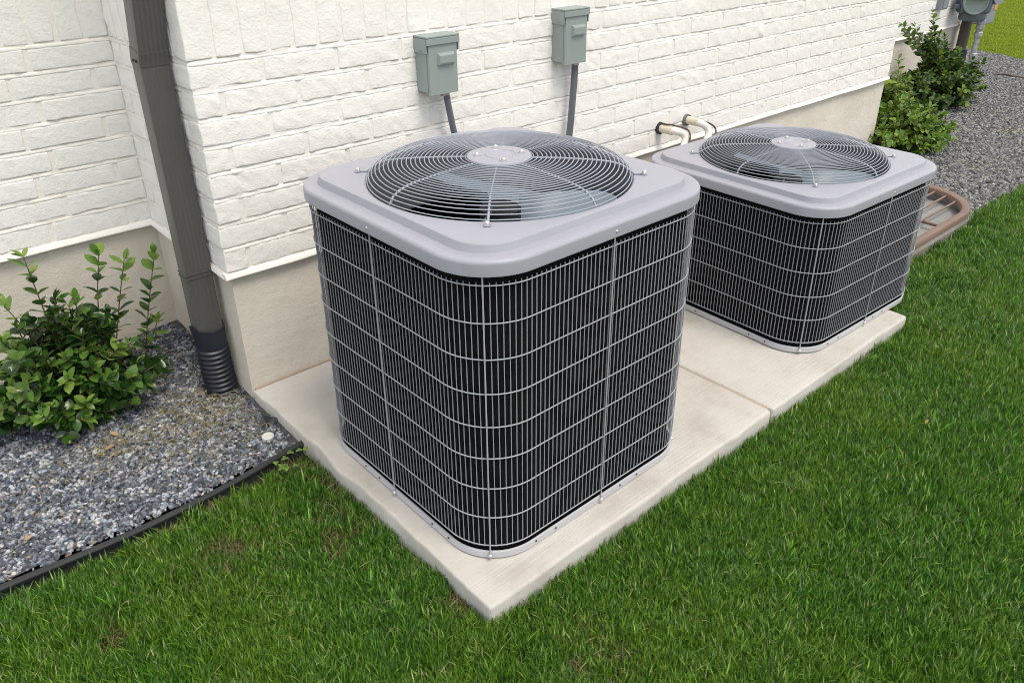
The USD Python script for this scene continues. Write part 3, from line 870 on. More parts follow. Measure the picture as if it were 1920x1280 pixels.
def spout_sweep(path, w, d, ribs=5, depth=0.0018):
    ring = spout_ring(w, d, ribs, depth)
    out = []
    p = np.array(path, float)
    for k in range(len(p)):
        a = p[k] - p[k - 1] if k else p[1] - p[0]
        b = p[k + 1] - p[k] if k < len(p) - 1 else p[-1] - p[-2]
        tt = a / np.linalg.norm(a) + b / np.linalg.norm(b); tt /= np.linalg.norm(tt)
        # the pipe leans only in the plane x = const: depth axis stays perpendicular to the path (mitred)
        half = np.dot(a / np.linalg.norm(a), tt)
        dy = np.array([0, tt[2], -tt[1]]) / max(half, 0.5)
        out.append(np.array([p[k] + np.array([q[0], 0, 0]) + dy * q[1] for q in ring]))
    return loft(out, True, True)


ds = thing("downspout", "brown ribbed metal downspout at the bay corner, bent near the top", "downspout", (-0.0625, 0.126, 0))
sw, sdp = 0.083, 0.062
obj("lower_pipe", spout_sweep([(0, 0, 0.17), (0, 0, 0.6), (0, 0, 1.072)], sw, sdp), M["gutter"], ds, smooth=28)
obj("elbow", spout_sweep([(0, 0.0, 1.062), (0, -0.001, 1.074), (0.001, -0.009, 1.105)], sw + 0.003, sdp + 0.003, 5, 0.0014), M["gutter"], ds, smooth=28)
obj("upper_pipe", spout_sweep([(0.001, -0.006, 1.095), (0.002, -0.13, 1.55), (0.002, -0.30, 2.15), (0.002, -0.42, 2.6)], sw, sdp), M["gutter"], ds, smooth=28)
for zz in (0.405, 0.418):
    obj("band", spout_sweep([(0, 0, zz), (0, 0, zz + 0.006)], sw + 0.005, sdp + 0.005, 5, 0.0025), M["gutter"], ds, smooth=28)
for yy in (-0.018, 0.004):
    s = trimesh.creation.icosphere(1, 0.0045); s.apply_translation([-(sw + 0.003) / 2 - 0.0005, yy, 1.076]); obj("screw", s, M["black"], ds, smooth=True)

hs = thing("drain_hose", "black corrugated drain hose clamped round the downspout's foot", "hose", (-0.0625, 0.126, GZ))
zz = np.linspace(0.0, 0.295, 220)
rad = np.where(zz < 0.225, 0.050 + 0.0034 * np.sin(zz / 0.225 * 12 * 2 * np.pi), 0.050 + (zz - 0.225) * 0.05)
N = 40
th = np.arange(N) * 2 * np.pi / N
rings = []
for q, r_ in zip(zz, rad):
    f = np.clip((q - 0.20) / 0.09, 0, 1)
    sx = (np.abs(np.cos(th)) ** 6 + np.abs(np.sin(th)) ** 6) ** (-1 / 6.0)
    shape = (1 - f) * 1.0 + f * sx * 0.93
    cx, cy = 0.012 * (1 - q / 0.29) ** 2, 0.004 * math.sin(q * 20)
    wob = 1 + 0.03 * np.sin(3 * th + q * 22) * f
    rings.append(np.column_stack([cx + r_ * shape * wob * np.cos(th), cy + r_ * shape * wob * np.sin(th) * (1 - 0.15 * f), np.full(N, q) + 0.012 * f * np.sin(2 * th + 1.1) + 0.004 * np.sin(th + 0.5)]))
rings.append(rings[-1] * [0.93, 0.93, 1]); rings.append(rings[-1] - [0, 0, 0.03])
obj("sleeve", loft(rings), M["hose"], hs, smooth=40)

# ------------------------------------------------------------------ landscape edging
ed = thing("landscape_edging", "black plastic edging strip between gravel bed and lawn", "edging", (0, 0, 0))
xs = np.linspace(EDGE[0, 0], EDGE[-1, 0], 130)
ys = np.interp(xs, EDGE[:, 0], EDGE[:, 1])
ys = np.convolve(np.pad(ys, 5, "edge"), np.ones(11) / 11, "valid") + 0.006 * np.sin(xs * 5.1)
zt = -0.036 + 0.006 * np.sin(xs * 4.0 + 1)
prof = [(-0.003, -0.075), (-0.003, -0.016), (-0.0085, -0.012), (-0.010, -0.004), (-0.006, 0.002), (0.003, 0.003), (0.009, -0.002), (0.009, -0.010), (0.003, -0.014), (0.003, -0.075)]
obj("strip", loft([np.array([(x, y + a, zq + b) for a, b in prof]) for x, y, zq in zip(xs, ys, zt)], True, True), M["edging"], ed, smooth=40)
for xk in (-0.085, -0.9):
    yk = float(np.interp(xk, xs, ys)); obj("stake", box(xk - 0.004, xk + 0.004, yk - 0.0085, yk - 0.0032, GZ - 0.03, -0.045), M["edging"], ed)

# ------------------------------------------------------------------ window well beyond the units
ww = thing("window_well", "window well with brown rounded rim and barred grate beyond the far unit", "window well", (3.1, 0, 0))
XA, XB, YF, RC, WR = -0.72, 0.66, -0.975, 0.36, 0.055
def well_outline(off, z, n=28):
    a = []
    xa, xb, yf, rc = XA - off, XB + off, YF - off, RC + off
    a.append((xb, -0.001)); a.append((xb, yf + rc))
    for k in range(1, n + 1):
        t_ = k / n * math.pi / 2; a.append((xb - rc + rc * math.cos(t_), yf + rc - rc * math.sin(t_)))
    for k in range(0, n + 1):
        t_ = math.pi / 2 + k / n * math.pi / 2; a.append((xa + rc + rc * math.cos(t_), yf + rc - rc * math.sin(t_)))
    a.append((xa, -0.001))
    return np.array([(x, y, z) for x, y in a])
def ribbon(profile, closed=True):
    """profile: (offset, z) pairs swept along the U of the well."""
    rs = [well_outline(o, z_) for o, z_ in profile]
    n = len(rs[0]); m_ = len(rs)
    V = np.vstack(rs); F = []
    for k in range(m_ if closed else m_ - 1):
        a, b = k * n, ((k + 1) % m_) * n
        j = np.arange(n - 1)
        F.append(np.stack([a + j, b + j, b + j + 1, a + j + 1], 1))
    return (V, np.vstack(F))
rim = obj("rim", ribbon([(0.0, -0.01), (0.0, 0.012), (-0.006, 0.020), (-0.022, 0.022), (-0.039, 0.016), (-0.043, 0.008), (-0.043, -0.012)][::-1]), M["well"], ww, smooth=40)
obj("well_wall", ribbon([(-0.012, -0.5), (-0.012, -0.012), (-0.004, -0.012), (-0.004, -0.5)]), M["wellwall"], ww, smooth=40)
obj("skirt", ribbon([(-0.012, -0.012), (0.004, -0.03), (0.006, -0.11), (-0.01, -0.11)]), M["skirt"], ww, smooth=40)
obj("well_floor", box(XA + 0.02, XB - 0.02, YF + 0.02, -0.02, -0.42, -0.05), M["wellfloor"], ww)
for yy in np.arange(-0.12, -0.90, -0.072):
    ex = 0.0
    if yy < YF + RC:
        ex = RC - math.sqrt(max(RC ** 2 - (YF + RC - yy) ** 2, 0))
    obj("grate_bar", tube([(XA + 0.055 + ex, yy, 0.0), (XB - 0.045 - ex, yy, 0.0)], 0.0065, 8), M["well"], ww, smooth=True)
obj("cross_bar", tube([(0.15, -0.05, -0.018), (0.15, YF + 0.06, -0.018)], 0.008, 8), M["well"], ww, smooth=True)

# ------------------------------------------------------------------ gas meter at the far corner
gm = thing("gas_meter", "dark grey gas meter with round dial ring at the far house corner", "gas meter", (6.98, 0.50, 0.07), math.radians(-48))
obj("meter_body", box(-0.13, 0.13, -0.08, 0.09, 0.47, 0.80, 0.045), M["meter"], gm, smooth=40)
obj("lower_case", box(-0.095, 0.10, -0.065, 0.07, 0.41, 0.50, 0.03), M["meter"], gm, smooth=40)
dial = loft([np.column_stack([-0.03 + r_ * np.cos(th), np.full(N, yv), 0.575 + r_ * np.sin(th)]) for r_, yv in ((0.10, -0.076), (0.10, -0.100), (0.092, -0.106), (0.082, -0.094), (0.001, -0.094))], True)
obj("dial_ring", dial, M["dial"], gm, smooth=40)
obj("index_box", box(-0.11, 0.10, -0.155, -0.095, 0.60, 0.695, 0.028), M["meter2"], gm, smooth=40)
obj("regulator", trimesh.creation.cylinder(0.05, 0.10, sections=28, transform=trimesh.transformations.translation_matrix([0.15, -0.02, 0.60]) @ trimesh.transformations.rotation_matrix(math.pi / 2, [1, 0, 0.3])), M["meter2"], gm, smooth=40)
obj("inlet_pipe", tube([(0.10, 0.02, GZ - 0.07), (0.10, 0.02, 0.40), (0.10, 0.02, 0.50)], 0.024, 14), M["galv"], gm, smooth=40)
for zc in (0.12, 0.30, 0.36, 0.40):
    obj("pipe_fitting", tube([(0.10, 0.02, zc - 0.022), (0.10, 0.02, zc - 0.016), (0.10, 0.02, zc + 0.016), (0.10, 0.02, zc + 0.022)], [0.027, 0.034, 0.034, 0.027], 12), M["galv"], gm, smooth=40)
obj("outlet_pipe", tube(smoothpath([(-0.08, 0.0, 0.79), (-0.09, 0.0, 0.86), (-0.11, 0.05, 0.90), (-0.10, 0.2, 0.90)], 24), 0.022, 12), M["galv"], gm, smooth=40)
for zc in (0.53, 0.68):
    obj("bolt_lug", box(-0.175, -0.125, -0.05, 0.0, zc - 0.022, zc + 0.022, 0.010), M["meter"], gm, smooth=40)

ub = thing("utility_box", "grey utility box with an orange tag beside the gas meter", "utility box", (7.55, 0.60, 0.0))
obj("body", box(-0.13, 0.09, -0.07, 0.07, 0.40, 0.86, 0.02), M["meter2"], ub, smooth=40)
obj("tag", box(0.0, 0.07, -0.075, -0.0715, 0.52, 0.66), M["orange"], ub)
up = thing("service_pipe", "brown service pipe with black foot beside the gas meter stand", "pipe", (7.13, 0.58, 0.0))
obj("pipe", tube([(0, 0, GZ), (0, 0, 0.5)], 0.045, 14), M["brownpost"], up, smooth=40)
obj("foot", tube([(0, 0, GZ), (0, 0, 0.22)], 0.058, 14), M["black"], up, smooth=40)
cv = thing("vent_cover", "small grey vent cover on the far brick wall, cut by the picture's top", "vent", (6.60, BD - BF, 0.60))
obj("housing", box(-0.05, 0.06, -0.05, 0.01, 0.0, 0.20, 0.006), M["meter2"], cv, smooth=40)
obj("flap", box(-0.045, 0.055, -0.056, -0.051, 0.012, 0.15, 0.002), M["meter2"], cv, smooth=40)

dl = thing("drip_line", "thin dark drip line lying across the gravel near the far lawn", "hose", (0, 0, 0))
obj("tube", tube(smoothpath([(7.62, 0.42, -0.047), (7.66, 0.33, -0.040), (7.64, 0.20, -0.044), (7.68, 0.0, -0.042), (7.66, -0.3, -0.046)], 40), 0.009, 8), M["cable"], dl, smooth=True)

# ------------------------------------------------------------------ shrubs
def leaf_mesh(L, Wd, curl=0.15, fold=0.25):
    """A small oval leaf along +x, base at the origin, face to +z."""
    u = np.array([0.0, 0.22, 0.5, 0.78, 1.0])
    wv = np.array([0.06, 0.72, 1.0, 0.7, 0.0]) * Wd / 2
    zc = -curl * L * u ** 2
    V = []
    for a, b, c in zip(u * L, wv, zc):
        V += [(a, -b, c + fold * b), (a, 0, c), (a, b, c + fold * b)]
    F = []
    for k in range(4):
        o = 3 * k
        F += [(o, o + 3, o + 4), (o, o + 4, o + 1), (o + 1, o + 4, o + 5), (o + 1, o + 5, o + 2)]
    return np.array(V), np.array(F)


def frame(d, up):
    d = d / np.linalg.norm(d)
    s = np.cross(up, d); n = np.linalg.norm(s)
    s = s / n if n > 1e-6 else np.array([1.0, 0, 0])
    return np.stack([d, s, np.cross(d, s)], 1)


M["leaf"] = island_mat("shrub_leaf", [(0.0, (0.008, 0.026, 0.005)), (0.4, (0.020, 0.058, 0.009)), (0.75, (0.042, 0.10, 0.014)), (0.92, (0.09, 0.17, 0.025)), (1.0, (0.15, 0.19, 0.04))], rough=0.26, spec=0.5, trans=0.18)
M["leaf_young"] = island_mat("shrub_leaf_young", [(0.0, (0.09, 0.19, 0.03)), (0.6, (0.15, 0.27, 0.045)), (1.0, (0.22, 0.30, 0.06))], rough=0.4, spec=0.45, trans=0.3)
M["leaf_right"] = island_mat("shrub_leaf_right", [(0.0, (0.03, 0.07, 0.008)), (0.4, (0.085, 0.15, 0.014)), (0.8, (0.16, 0.25, 0.022)), (1.0, (0.25, 0.33, 0.04))], rough=0.45, spec=0.4, trans=0.22)
M["leaf_dark"] = island_mat("shrub_leaf_dark", [(0.0, (0.014, 0.036, 0.007)), (0.5, (0.036, 0.075, 0.012)), (0.9, (0.075, 0.13, 0.02)), (1.0, (0.12, 0.18, 0.035))], rough=0.45, spec=0.4, trans=0.18)
M["stem"] = metal_paint("shrub_stem", (0.09, 0.07, 0.04), rough=0.8, var=0.4)
M["stem_green"] = metal_paint("green_twig", (0.10, 0.13, 0.04), rough=0.7, var=0.3)


def shrub(label, base, stems, leaf_len, per_m, mats, seed, singles=0, shoots=(), group=None, young=0.25):
    """stems: list of end points (relative); leaves grow in whorls along each stem and its side twigs."""
    R_ = np.random.default_rng(seed)
    t = thing("shrub", label, "shrub", base, group=group)
    wood, leaves = MB(), []

    def twig(p0, p1, r0, r1, n=7, bend=0.12):
        mid = (p0 + p1) / 2 + R_.normal(0, bend * np.linalg.norm(p1 - p0), 3) * [1, 1, 0.4]
        path = smoothpath([p0, mid, p1], n)
        tb = tube(path, np.linspace(r0, r1, len(path)), 5)
        wood.add(tb.vertices, tb.faces)
        return path

    def leafy(path, start, scale, is_young, gap):
        seg = np.linalg.norm(np.diff(path, axis=0), axis=1); s = np.concatenate([[0], np.cumsum(seg)])
        u = s[-1] * start; k = 0
        while u < s[-1]:
            p = np.array([np.interp(u, s, path[:, c]) for c in range(3)])
            q = np.array([np.interp(min(u + 0.01, s[-1]), s, path[:, c]) - np.interp(max(u - 0.01, 0), s, path[:, c]) for c in range(3)])
            q /= np.linalg.norm(q) + 1e-9
            for side in (0, 1):
                a = k * 1.9 + side * math.pi + R_.normal(0, 0.3)
                x = np.cross(q, [0, 0, 1.0] if abs(q[2]) < 0.95 else [1.0, 0, 0]); x /= np.linalg.norm(x); y = np.cross(q, x)
                d = (x * math.cos(a) + y * math.sin(a)) * 1.0 + q * R_.uniform(0.3, 0.9) + [0, 0, 0.1]
                up = q * 0.8 + np.array([0, 0, 0.7]) + R_.normal(0, 0.25, 3)
                L = leaf_len * scale * R_.uniform(0.7, 1.25)
                v, f = leaf_mesh(L, L * R_.uniform(0.5, 0.68), R_.uniform(0.0, 0.3), R_.uniform(0.05, 0.45))
                leaves.append((v @ frame(d, up).T + p, f, is_young and u > s[-1] * 0.72 or (R_.random() < 0.04)))
            u += gap * R_.uniform(0.7, 1.3); k += 1
        # tip leaves
        for _ in range(3):
            d = q + R_.normal(0, 0.5, 3); L = leaf_len * scale * R_.uniform(0.55, 0.9)
            v, f = leaf_mesh(L, L * 0.5, 0.1, 0.4)
            leaves.append((v @ frame(d, np.array([0, 0, 1.0]) + R_.normal(0, 0.3, 3)).T + path[-1], f, is_young))

    for e in stems:
        e = np.array(e, float)
        p0 = np.array([R_.normal(0, 0.025), R_.normal(0, 0.025), 0.0])
        path = twig(p0, e, 0.0055, 0.0022, 12)
        leafy(path, 0.30, 1.0, R_.random() < young, 1.0 / per_m)
        n_side = max(3, int(np.linalg.norm(e) * 16))
        for _ in range(n_side):
            f = R_.uniform(0.15, 0.95); p = path[int(f * (len(path) - 1))]
            d = R_.normal(0, 1, 3) + (p - [0, 0, 0.08]) * 3 + [0, 0, 0.45]
            d /= np.linalg.norm(d)
            L = R_.uniform(0.05, 0.14) * (1.15 - 0.4 * f)
            e2 = p + d * L
            e2[2] = max(e2[2], 0.02)
            leafy(twig(p, e2, 0.002, 0.0011, 5), 0.15, 0.95, R_.random() < young, 1.0 / per_m)
    for (e, s_) in shoots:
        e = np.array(e, float); s_ = np.array(s_, float)
        path = twig(s_, e, 0.0025, 0.0014, 9, 0.03)
        leafy(path, 0.15, 1.15, True, 0.031)
    obj("stems", wood.mesh(), M["stem"], t, smooth=True)
    order = sorted(range(len(leaves)), key=lambda i: np.linalg.norm(leaves[i][0].mean(0) + base - CAM) + R_.uniform(0, 0.12))
    single = set(order[:singles])
    young_mb, old_mb = MB(), MB()
    for i, (v, f, y_) in enumerate(leaves):
        if i in single:
            obj("leaf", toned(v, f, R_.random()), mats[1] if y_ else mats[0], t, smooth=True)
        else:
            (young_mb if y_ else old_mb).add(v, f, R_.random())
    if young_mb.n:
        obj("young_foliage", young_mb.mesh(), mats[1], t, smooth=True, kind="stuff" if singles else None)
    obj("foliage", old_mb.mesh(), mats[0], t, smooth=True, kind="stuff" if singles else None)
    return t


R0 = np.random.default_rng(11)
def dome_ends(n, rx, ry, h, seed, lean=(0, 0)):
    r = np.random.default_rng(seed); out = []
    for k in range(n):
        a = k * 2.39996; f = math.sqrt((k + 0.5) / n)
        out.append((lean[0] + rx * f * math.cos(a) * r.uniform(0.8, 1.1), lean[1] + ry * f * math.sin(a) * r.uniform(0.8, 1.1), h * (1 - 0.72 * f ** 1.7) * r.uniform(0.75, 1.1)))
    return out


BB = np.array([-0.45, 0.30, -0.055])
shrub("leafy green shrub in the left gravel bed with tall light shoots", BB, dome_ends(40, 0.30, 0.20, 0.43, 3, (-0.02, 0.0)), 0.045, 62, (M["leaf"], M["leaf_young"]), 5, singles=300,
      shoots=[((-0.03, 0.06, 0.57), (-0.02, 0.02, 0.28)), ((0.18, 0.08, 0.515), (0.11, 0.04, 0.22)), ((0.245, 0.06, 0.48), (0.15, 0.03, 0.22)), ((0.345, 0.07, 0.47), (0.22, 0.03, 0.10)), ((-0.12, 0.05, 0.44), (-0.06, 0.02, 0.24)), ((0.29, 0.02, 0.25), (0.16, 0.0, 0.10)), ((0.06, 0.0, 0.42), (0.03, 0.0, 0.2))], young=0.3)
shrub("round light green shrub in the gravel, nearest beyond the far unit", (4.62, -0.12, -0.065), dome_ends(46, 0.34, 0.27, 0.34, 8), 0.046, 60, (M["leaf_right"], M["leaf_young"]), 21, young=0.35, group=None)
shrub("small green shrub tucked behind the bay's far corner", (5.25, 0.33, -0.065), dome_ends(24, 0.24, 0.20, 0.36, 12), 0.046, 55, (M["leaf_right"], M["leaf_young"]), 22, young=0.3,
      shoots=[((-0.16, 0.0, 0.44), (-0.08, 0.0, 0.2)), ((0.16, 0.05, 0.44), (0.1, 0.0, 0.2))])
shrub("tall dark green shrub beside the far wall below the gas meter", (6.05, 0.27, -0.065), [(x * 1.0, y, z_) for x, y, z_ in dome_ends(56, 0.46, 0.32, 0.47, 15)] + [(-0.15, 0.12, 0.56), (-0.05, 0.15, 0.58), (-0.2, 0.1, 0.5), (0.0, 0.1, 0.55), (0.1, 0.1, 0.52)], 0.047, 60, (M["leaf_dark"], M["leaf_right"]), 23, young=0.25,
      shoots=[((-0.46, 0.22, 0.66), (-0.12, 0.1, 0.40)), ((0.02, 0.2, 0.70), (0.0, 0.1, 0.42)), ((-0.26, 0.2, 0.62), (-0.1, 0.1, 0.4)), ((-0.40, 0.2, 0.58), (-0.1, 0.1, 0.34))])

def in_well(x, y, m=0.012):
    x = np.asarray(x) - 3.1
    inside = (x > XA - m) & (x < XB + m) & (y > YF - m)
    cx = np.where(x > 0, XB - RC, XA + RC); cy = YF + RC
    corner = ((np.abs(x - (XA + XB) / 2) > (XB - XA) / 2 - RC) & (y < cy))
    return inside & ~(corner & (np.hypot(x - cx, y - cy) > RC + m))


# ------------------------------------------------------------------ gravel stones, as clumps scattered over the beds
def instancer(name, protos, mats, pos, rot, scl, idx, label, cat, loc=(0, 0, 0)):
    path = unique("/World", name)
    pi = UsdGeom.PointInstancer.Define(stage, path)
    rel = pi.CreatePrototypesRel()
    for k, (me, m_) in enumerate(zip(protos, mats)):
        pr = usdkit.mesh(stage, f"{path}/piece_{k + 1:03d}", me, m_, smooth=False)
        set_tone(pr, me)
        rel.AddTarget(pr.GetPath())
    pi.CreatePositionsAttr(Vt.Vec3fArray.FromNumpy(np.asarray(pos, np.float32)))
    q = np.zeros((len(rot), 4), np.float32)
    pi.CreateOrientationsAttr(Vt.QuathArray([Gf.Quath(float(math.cos(a / 2)), Gf.Vec3h(0, 0, float(math.sin(a / 2)))) for a in rot]))
    pi.CreateScalesAttr(Vt.Vec3fArray.FromNumpy(np.asarray(scl, np.float32)))
    pi.CreateProtoIndicesAttr(Vt.IntArray.FromNumpy(np.asarray(idx, np.int32)))
    setd(pi.GetPrim(), label, cat, None, "stuff")
    return pi


STONE = [(0.0, (0.022, 0.025, 0.033)), (0.2, (0.05, 0.057, 0.075)), (0.45, (0.105, 0.118, 0.145)), (0.68, (0.19, 0.21, 0.245)), (0.84, (0.31, 0.335, 0.37)), (0.92, (0.44, 0.46, 0.48)), (0.94, (0.15, 0.135, 0.10)), (0.965, (0.40, 0.38, 0.34)), (0.985, (0.24, 0.14, 0.09)), (1.0, (0.5, 0.46, 0.40))]
M["stone"] = island_mat("gravel_stone", STONE, rough=0.6, spec=0.35)
STONE2 = [(0.0, (0.03, 0.03, 0.031)), (0.3, (0.085, 0.086, 0.088)), (0.6, (0.15, 0.151, 0.154)), (0.85, (0.25, 0.25, 0.25)), (0.93, (0.20, 0.18, 0.14)), (1.0, (0.42, 0.41, 0.39))]
M["stone2"] = island_mat("gravel_stone_far", STONE2, rough=0.65, spec=0.3, patch=[(0.0, (0.05, 0.045, 0.03)), (0.5, (0.15, 0.135, 0.09)), (1.0, (0.33, 0.30, 0.21))], patch_scale=1.9, patch_range=(0.60, 0.80))
ico = trimesh.creation.icosphere(1, 1.0)
oct_ = trimesh.creation.icosphere(0, 1.0)


def stone_clump(n, radius, s0, s1, seed, base=ico):
    r = np.random.default_rng(seed); mb = MB()
    for _ in range(n):
        a, q = r.uniform(0, 2 * np.pi), radius * math.sqrt(r.random())
        sc = r.uniform(s0, s1) * np.array([1.0, r.uniform(0.6, 0.95), r.uniform(0.4, 0.75)])
        v = np.array(base.vertices) * (1 + r.uniform(-0.28, 0.28, (len(base.vertices), 1))) * sc
        t_ = trimesh.transformations.euler_matrix(r.normal(0, 0.5), r.normal(0, 0.5), r.uniform(0, 6.28))[:3, :3]
        mb.add(v @ t_.T + [q * math.cos(a), q * math.sin(a), r.uniform(-0.002, 0.006)], base.faces, r.random())
    return mb.mesh()


def poisson_grid(x0, x1, y0, y1, step, r):
    X, Y = np.meshgrid(np.arange(x0, x1, step), np.arange(y0, y1, step), indexing="ij")
    p = np.stack([X.ravel(), Y.ravel()], 1)
    return p + r.uniform(-0.5, 0.5, p.shape) * step


r = np.random.default_rng(31)
p = poisson_grid(-1.35, 0.0, -0.36, BD, 0.02, r)
ey = np.interp(p[:, 0], xs, ys)
keep = (p[:, 1] > ey + 0.024) & (p[:, 0] < -0.022) & (p[:, 1] < BD - 0.02) & ~((p[:, 0] > -0.14) & (np.hypot(p[:, 0] + 0.0555, p[:, 1] - 0.126) < 0.068))
p = p[keep]
zz = GZ + 0.028 + left_z(p[:, 0], p[:, 1]) + 0.014 * (meshkit.fbm(np.stack([p[:, 0] * 6, p[:, 1] * 6, p[:, 0] * 0], -1), 4, 5) - 0.5)
protos = [stone_clump(14, 0.021, 0.0036, 0.0070, 100 + k) for k in range(8)] + [stone_clump(7, 0.021, 0.005, 0.0095, 120 + k) for k in range(3)]
idx = np.where(r.random(len(p)) < 0.8, r.integers(0, 8, len(p)), r.integers(8, 11, len(p)))
instancer("gravel", protos, [M["stone"]] * 11, np.column_stack([p, zz]), r.uniform(0, 6.28, len(p)), np.repeat(r.uniform(0.85, 1.15, (len(p), 1)), 3, 1), idx, "blue-grey crushed gravel covering the bed left of the pad", "gravel")

p = poisson_grid(PADR, 8.9, -1.3, 1.2, 0.042, r)
lim = np.interp(p[:, 0], RIGHT[:, 0], RIGHT[:, 1]); fx = np.interp(p[:, 1], FARX[:, 0], FARX[:, 1])
keep = (p[:, 1] > lim) & (p[:, 0] < fx) & ~((p[:, 0] < BX1 + 0.03) & (p[:, 1] > -0.03)) & ~((p[:, 0] < HX1 + 0.02) & (p[:, 1] > BD - 0.03)) & ~in_well(p[:, 0], p[:, 1], 0.03)
p = p[keep]
zz = GZ + 0.016 + 0.012 * (meshkit.fbm(np.stack([p[:, 0] * 6, p[:, 1] * 6, p[:, 0] * 0], -1), 4, 7) - 0.5)
p2 = poisson_grid(HX1, 10.0, 1.2, 7.0, 0.07, r)
p2 = p2[p2[:, 0] < np.interp(p2[:, 1], FARX[:, 0], FARX[:, 1])]
P3 = np.vstack([np.column_stack([p, zz]), np.column_stack([p2, np.full(len(p2), GZ + 0.014)])])
sc = np.concatenate([r.uniform(0.9, 1.15, len(p)), r.uniform(1.6, 1.9, len(p2))])
protos = [stone_clump(22, 0.042, 0.007, 0.014, 140 + k, oct_) for k in range(8)]
instancer("gravel", protos, [M["stone2"]] * 8, P3, r.uniform(0, 6.28, len(P3)), np.repeat(sc[:, None], 3, 1), r.integers(0, 8, len(P3)), "grey gravel strip along the house beyond the far unit", "gravel")

# ------------------------------------------------------------------ grass
def tuft(n, radius, h0, h1, wd, seed, lean=0.35, segs=3):
    r = np.random.default_rng(seed); mb = MB()
    for _ in range(n):
        a, q = r.uniform(0, 2 * np.pi), radius * math.sqrt(r.random())
        b = r.uniform(0, 2 * np.pi); H_ = r.uniform(h0, h1); ln = abs(r.normal(lean, 0.25)) * H_; w = wd * r.uniform(0.7, 1.3)
        d = np.array([math.cos(b), math.sin(b), 0]); s = np.array([-math.sin(b + r.normal(0, 0.6)), math.cos(b), 0])
        base = np.array([q * math.cos(a), q * math.sin(a), 0])
        V = []
        for k in range(segs):
            f = k / segs
            c = base + d * ln * f ** 1.8 + np.array([0, 0, H_ * (f - 0.18 * f * f * min(1.5, ln / H_))])
            V += [c - s * w / 2 * (1 - 0.35 * f), c + s * w / 2 * (1 - 0.35 * f)]
        V.append(base + d * ln + np.array([0, 0, H_ * (1 - 0.18 * min(1.5, ln / H_))]))
        F = []
        for k in range(segs - 1):
            o = 2 * k; F += [(o, o + 1, o + 3), (o, o + 3, o + 2)]
        o = 2 * (segs - 1); F.append((o, o + 1, o + 2))
        mb.add(V, F, r.random())
    return mb.mesh()


GREEN = [(0.0, (0.004, 0.022, 0.0015)), (0.25, (0.016, 0.066, 0.004)), (0.55, (0.044, 0.142, 0.008)), (0.80, (0.100, 0.250, 0.014)), (0.97, (0.19, 0.37, 0.032)), (1.0, (0.32, 0.31, 0.14))]
GREEN2 = [(0.0, (0.010, 0.034, 0.002)), (0.35, (0.046, 0.122, 0.006)), (0.75, (0.115, 0.240, 0.014)), (0.97, (0.21, 0.35, 0.032)), (1.0, (0.33, 0.31, 0.14))]
DRY = [(0.0, (0.05, 0.075, 0.012)), (0.4, (0.085, 0.095, 0.025)), (0.7, (0.17, 0.145, 0.06)), (1.0, (0.30, 0.25, 0.13))]
FAR = [(0.0, (0.13, 0.20, 0.012)), (0.5, (0.22, 0.30, 0.018)), (1.0, (0.32, 0.38, 0.03))]
M["grass"] = island_mat("grass_blade", GREEN, rough=0.4, spec=0.5, trans=0.12, patch=GREEN2, patch_scale=2.6, patch_range=(0.42, 0.62))
M["drygrass"] = island_mat("dry_grass_blade", DRY, rough=0.6, spec=0.25, trans=0.25)
M["fargrass"] = island_mat("far_grass_blade", FAR, rough=0.5, spec=0.3, trans=0.35)

r = np.random.default_rng(77)
p = poisson_grid(-1.9, 6.5, -3.2, -0.2, 0.0215, r)
dcam = np.hypot(p[:, 0] - CAM[0], p[:, 1] - CAM[1])
thin = r.random(len(p)) < np.clip((2.6 / np.maximum(dcam, 0.1)) ** 1.0, 0.35, 1.0)
keep = ~in_well(p[:, 0], p[:, 1], 0.02) & (p[:, 1] < lawn_front(p[:, 0]) - 0.012) & thin & (p[:, 1] > -2.75)
# what the camera (or one a step aside) can see: inside the horizontal view wedge
ang = np.degrees(np.arctan2(p[:, 0] - CAM[0], p[:, 1] - CAM[1]))
keep &= (ang > -35) & (ang < 125) & (dcam > 0.55)
p = p[keep]; dcam = dcam[keep]
BARE = [(-0.02, -0.68, 0.16, 0.5), (-0.12, -0.78, 0.10, 0.6), (0.02, -0.95, 0.05, 0.9), (-0.35, -0.62, 0.12, 0.65), (0.0, -0.50, 0.10, 0.75), (-0.06, -0.40, 0.07, 0.8), (-0.35, -0.42, 0.08, 0.5), (2.32, -1.05, 0.12, 0.5), (2.5, -1.03, 0.10, 0.5), (-0.02, -1.15, 0.06, 0.7), (0.1, -1.5, 0.12, 0.3)]
dry = np.zeros(len(p))
for bx, by, br, bs in BARE:
    dry = np.maximum(dry, bs * np.exp(-((p[:, 0] - bx) ** 2 + (p[:, 1] - by) ** 2) / br ** 2))
slow = meshkit.fbm(np.stack([p[:, 0] * 3.0, p[:, 1] * 3.0, p[:, 0] * 0], -1), 3, 41)
left_weak = np.clip((0.35 - p[:, 0]) / 0.6, 0, 1)
dry = np.maximum(dry, np.clip((slow - 0.57) * 3, 0, 0.35) * left_weak)
gone = r.random(len(p)) < dry * 0.5
p, dry, dcam, slow, left_weak = p[~gone], dry[~gone], dcam[~gone], slow[~gone], left_weak[~gone]
fresh = [tuft(84, 0.022, 0.018, 0.044, 0.0021, 200 + k, 0.32) for k in range(8)] + [tuft(46, 0.022, 0.030, 0.060, 0.0027, 220 + k, 0.42) for k in range(3)]
old = [tuft(34, 0.022, 0.012, 0.040, 0.0022, 240 + k, 0.8) for k in range(3)]
protos = fresh + old
u = r.random(len(p))
idx = np.where(u < 0.95, r.integers(0, 8, len(p)), r.integers(8, 11, len(p)))
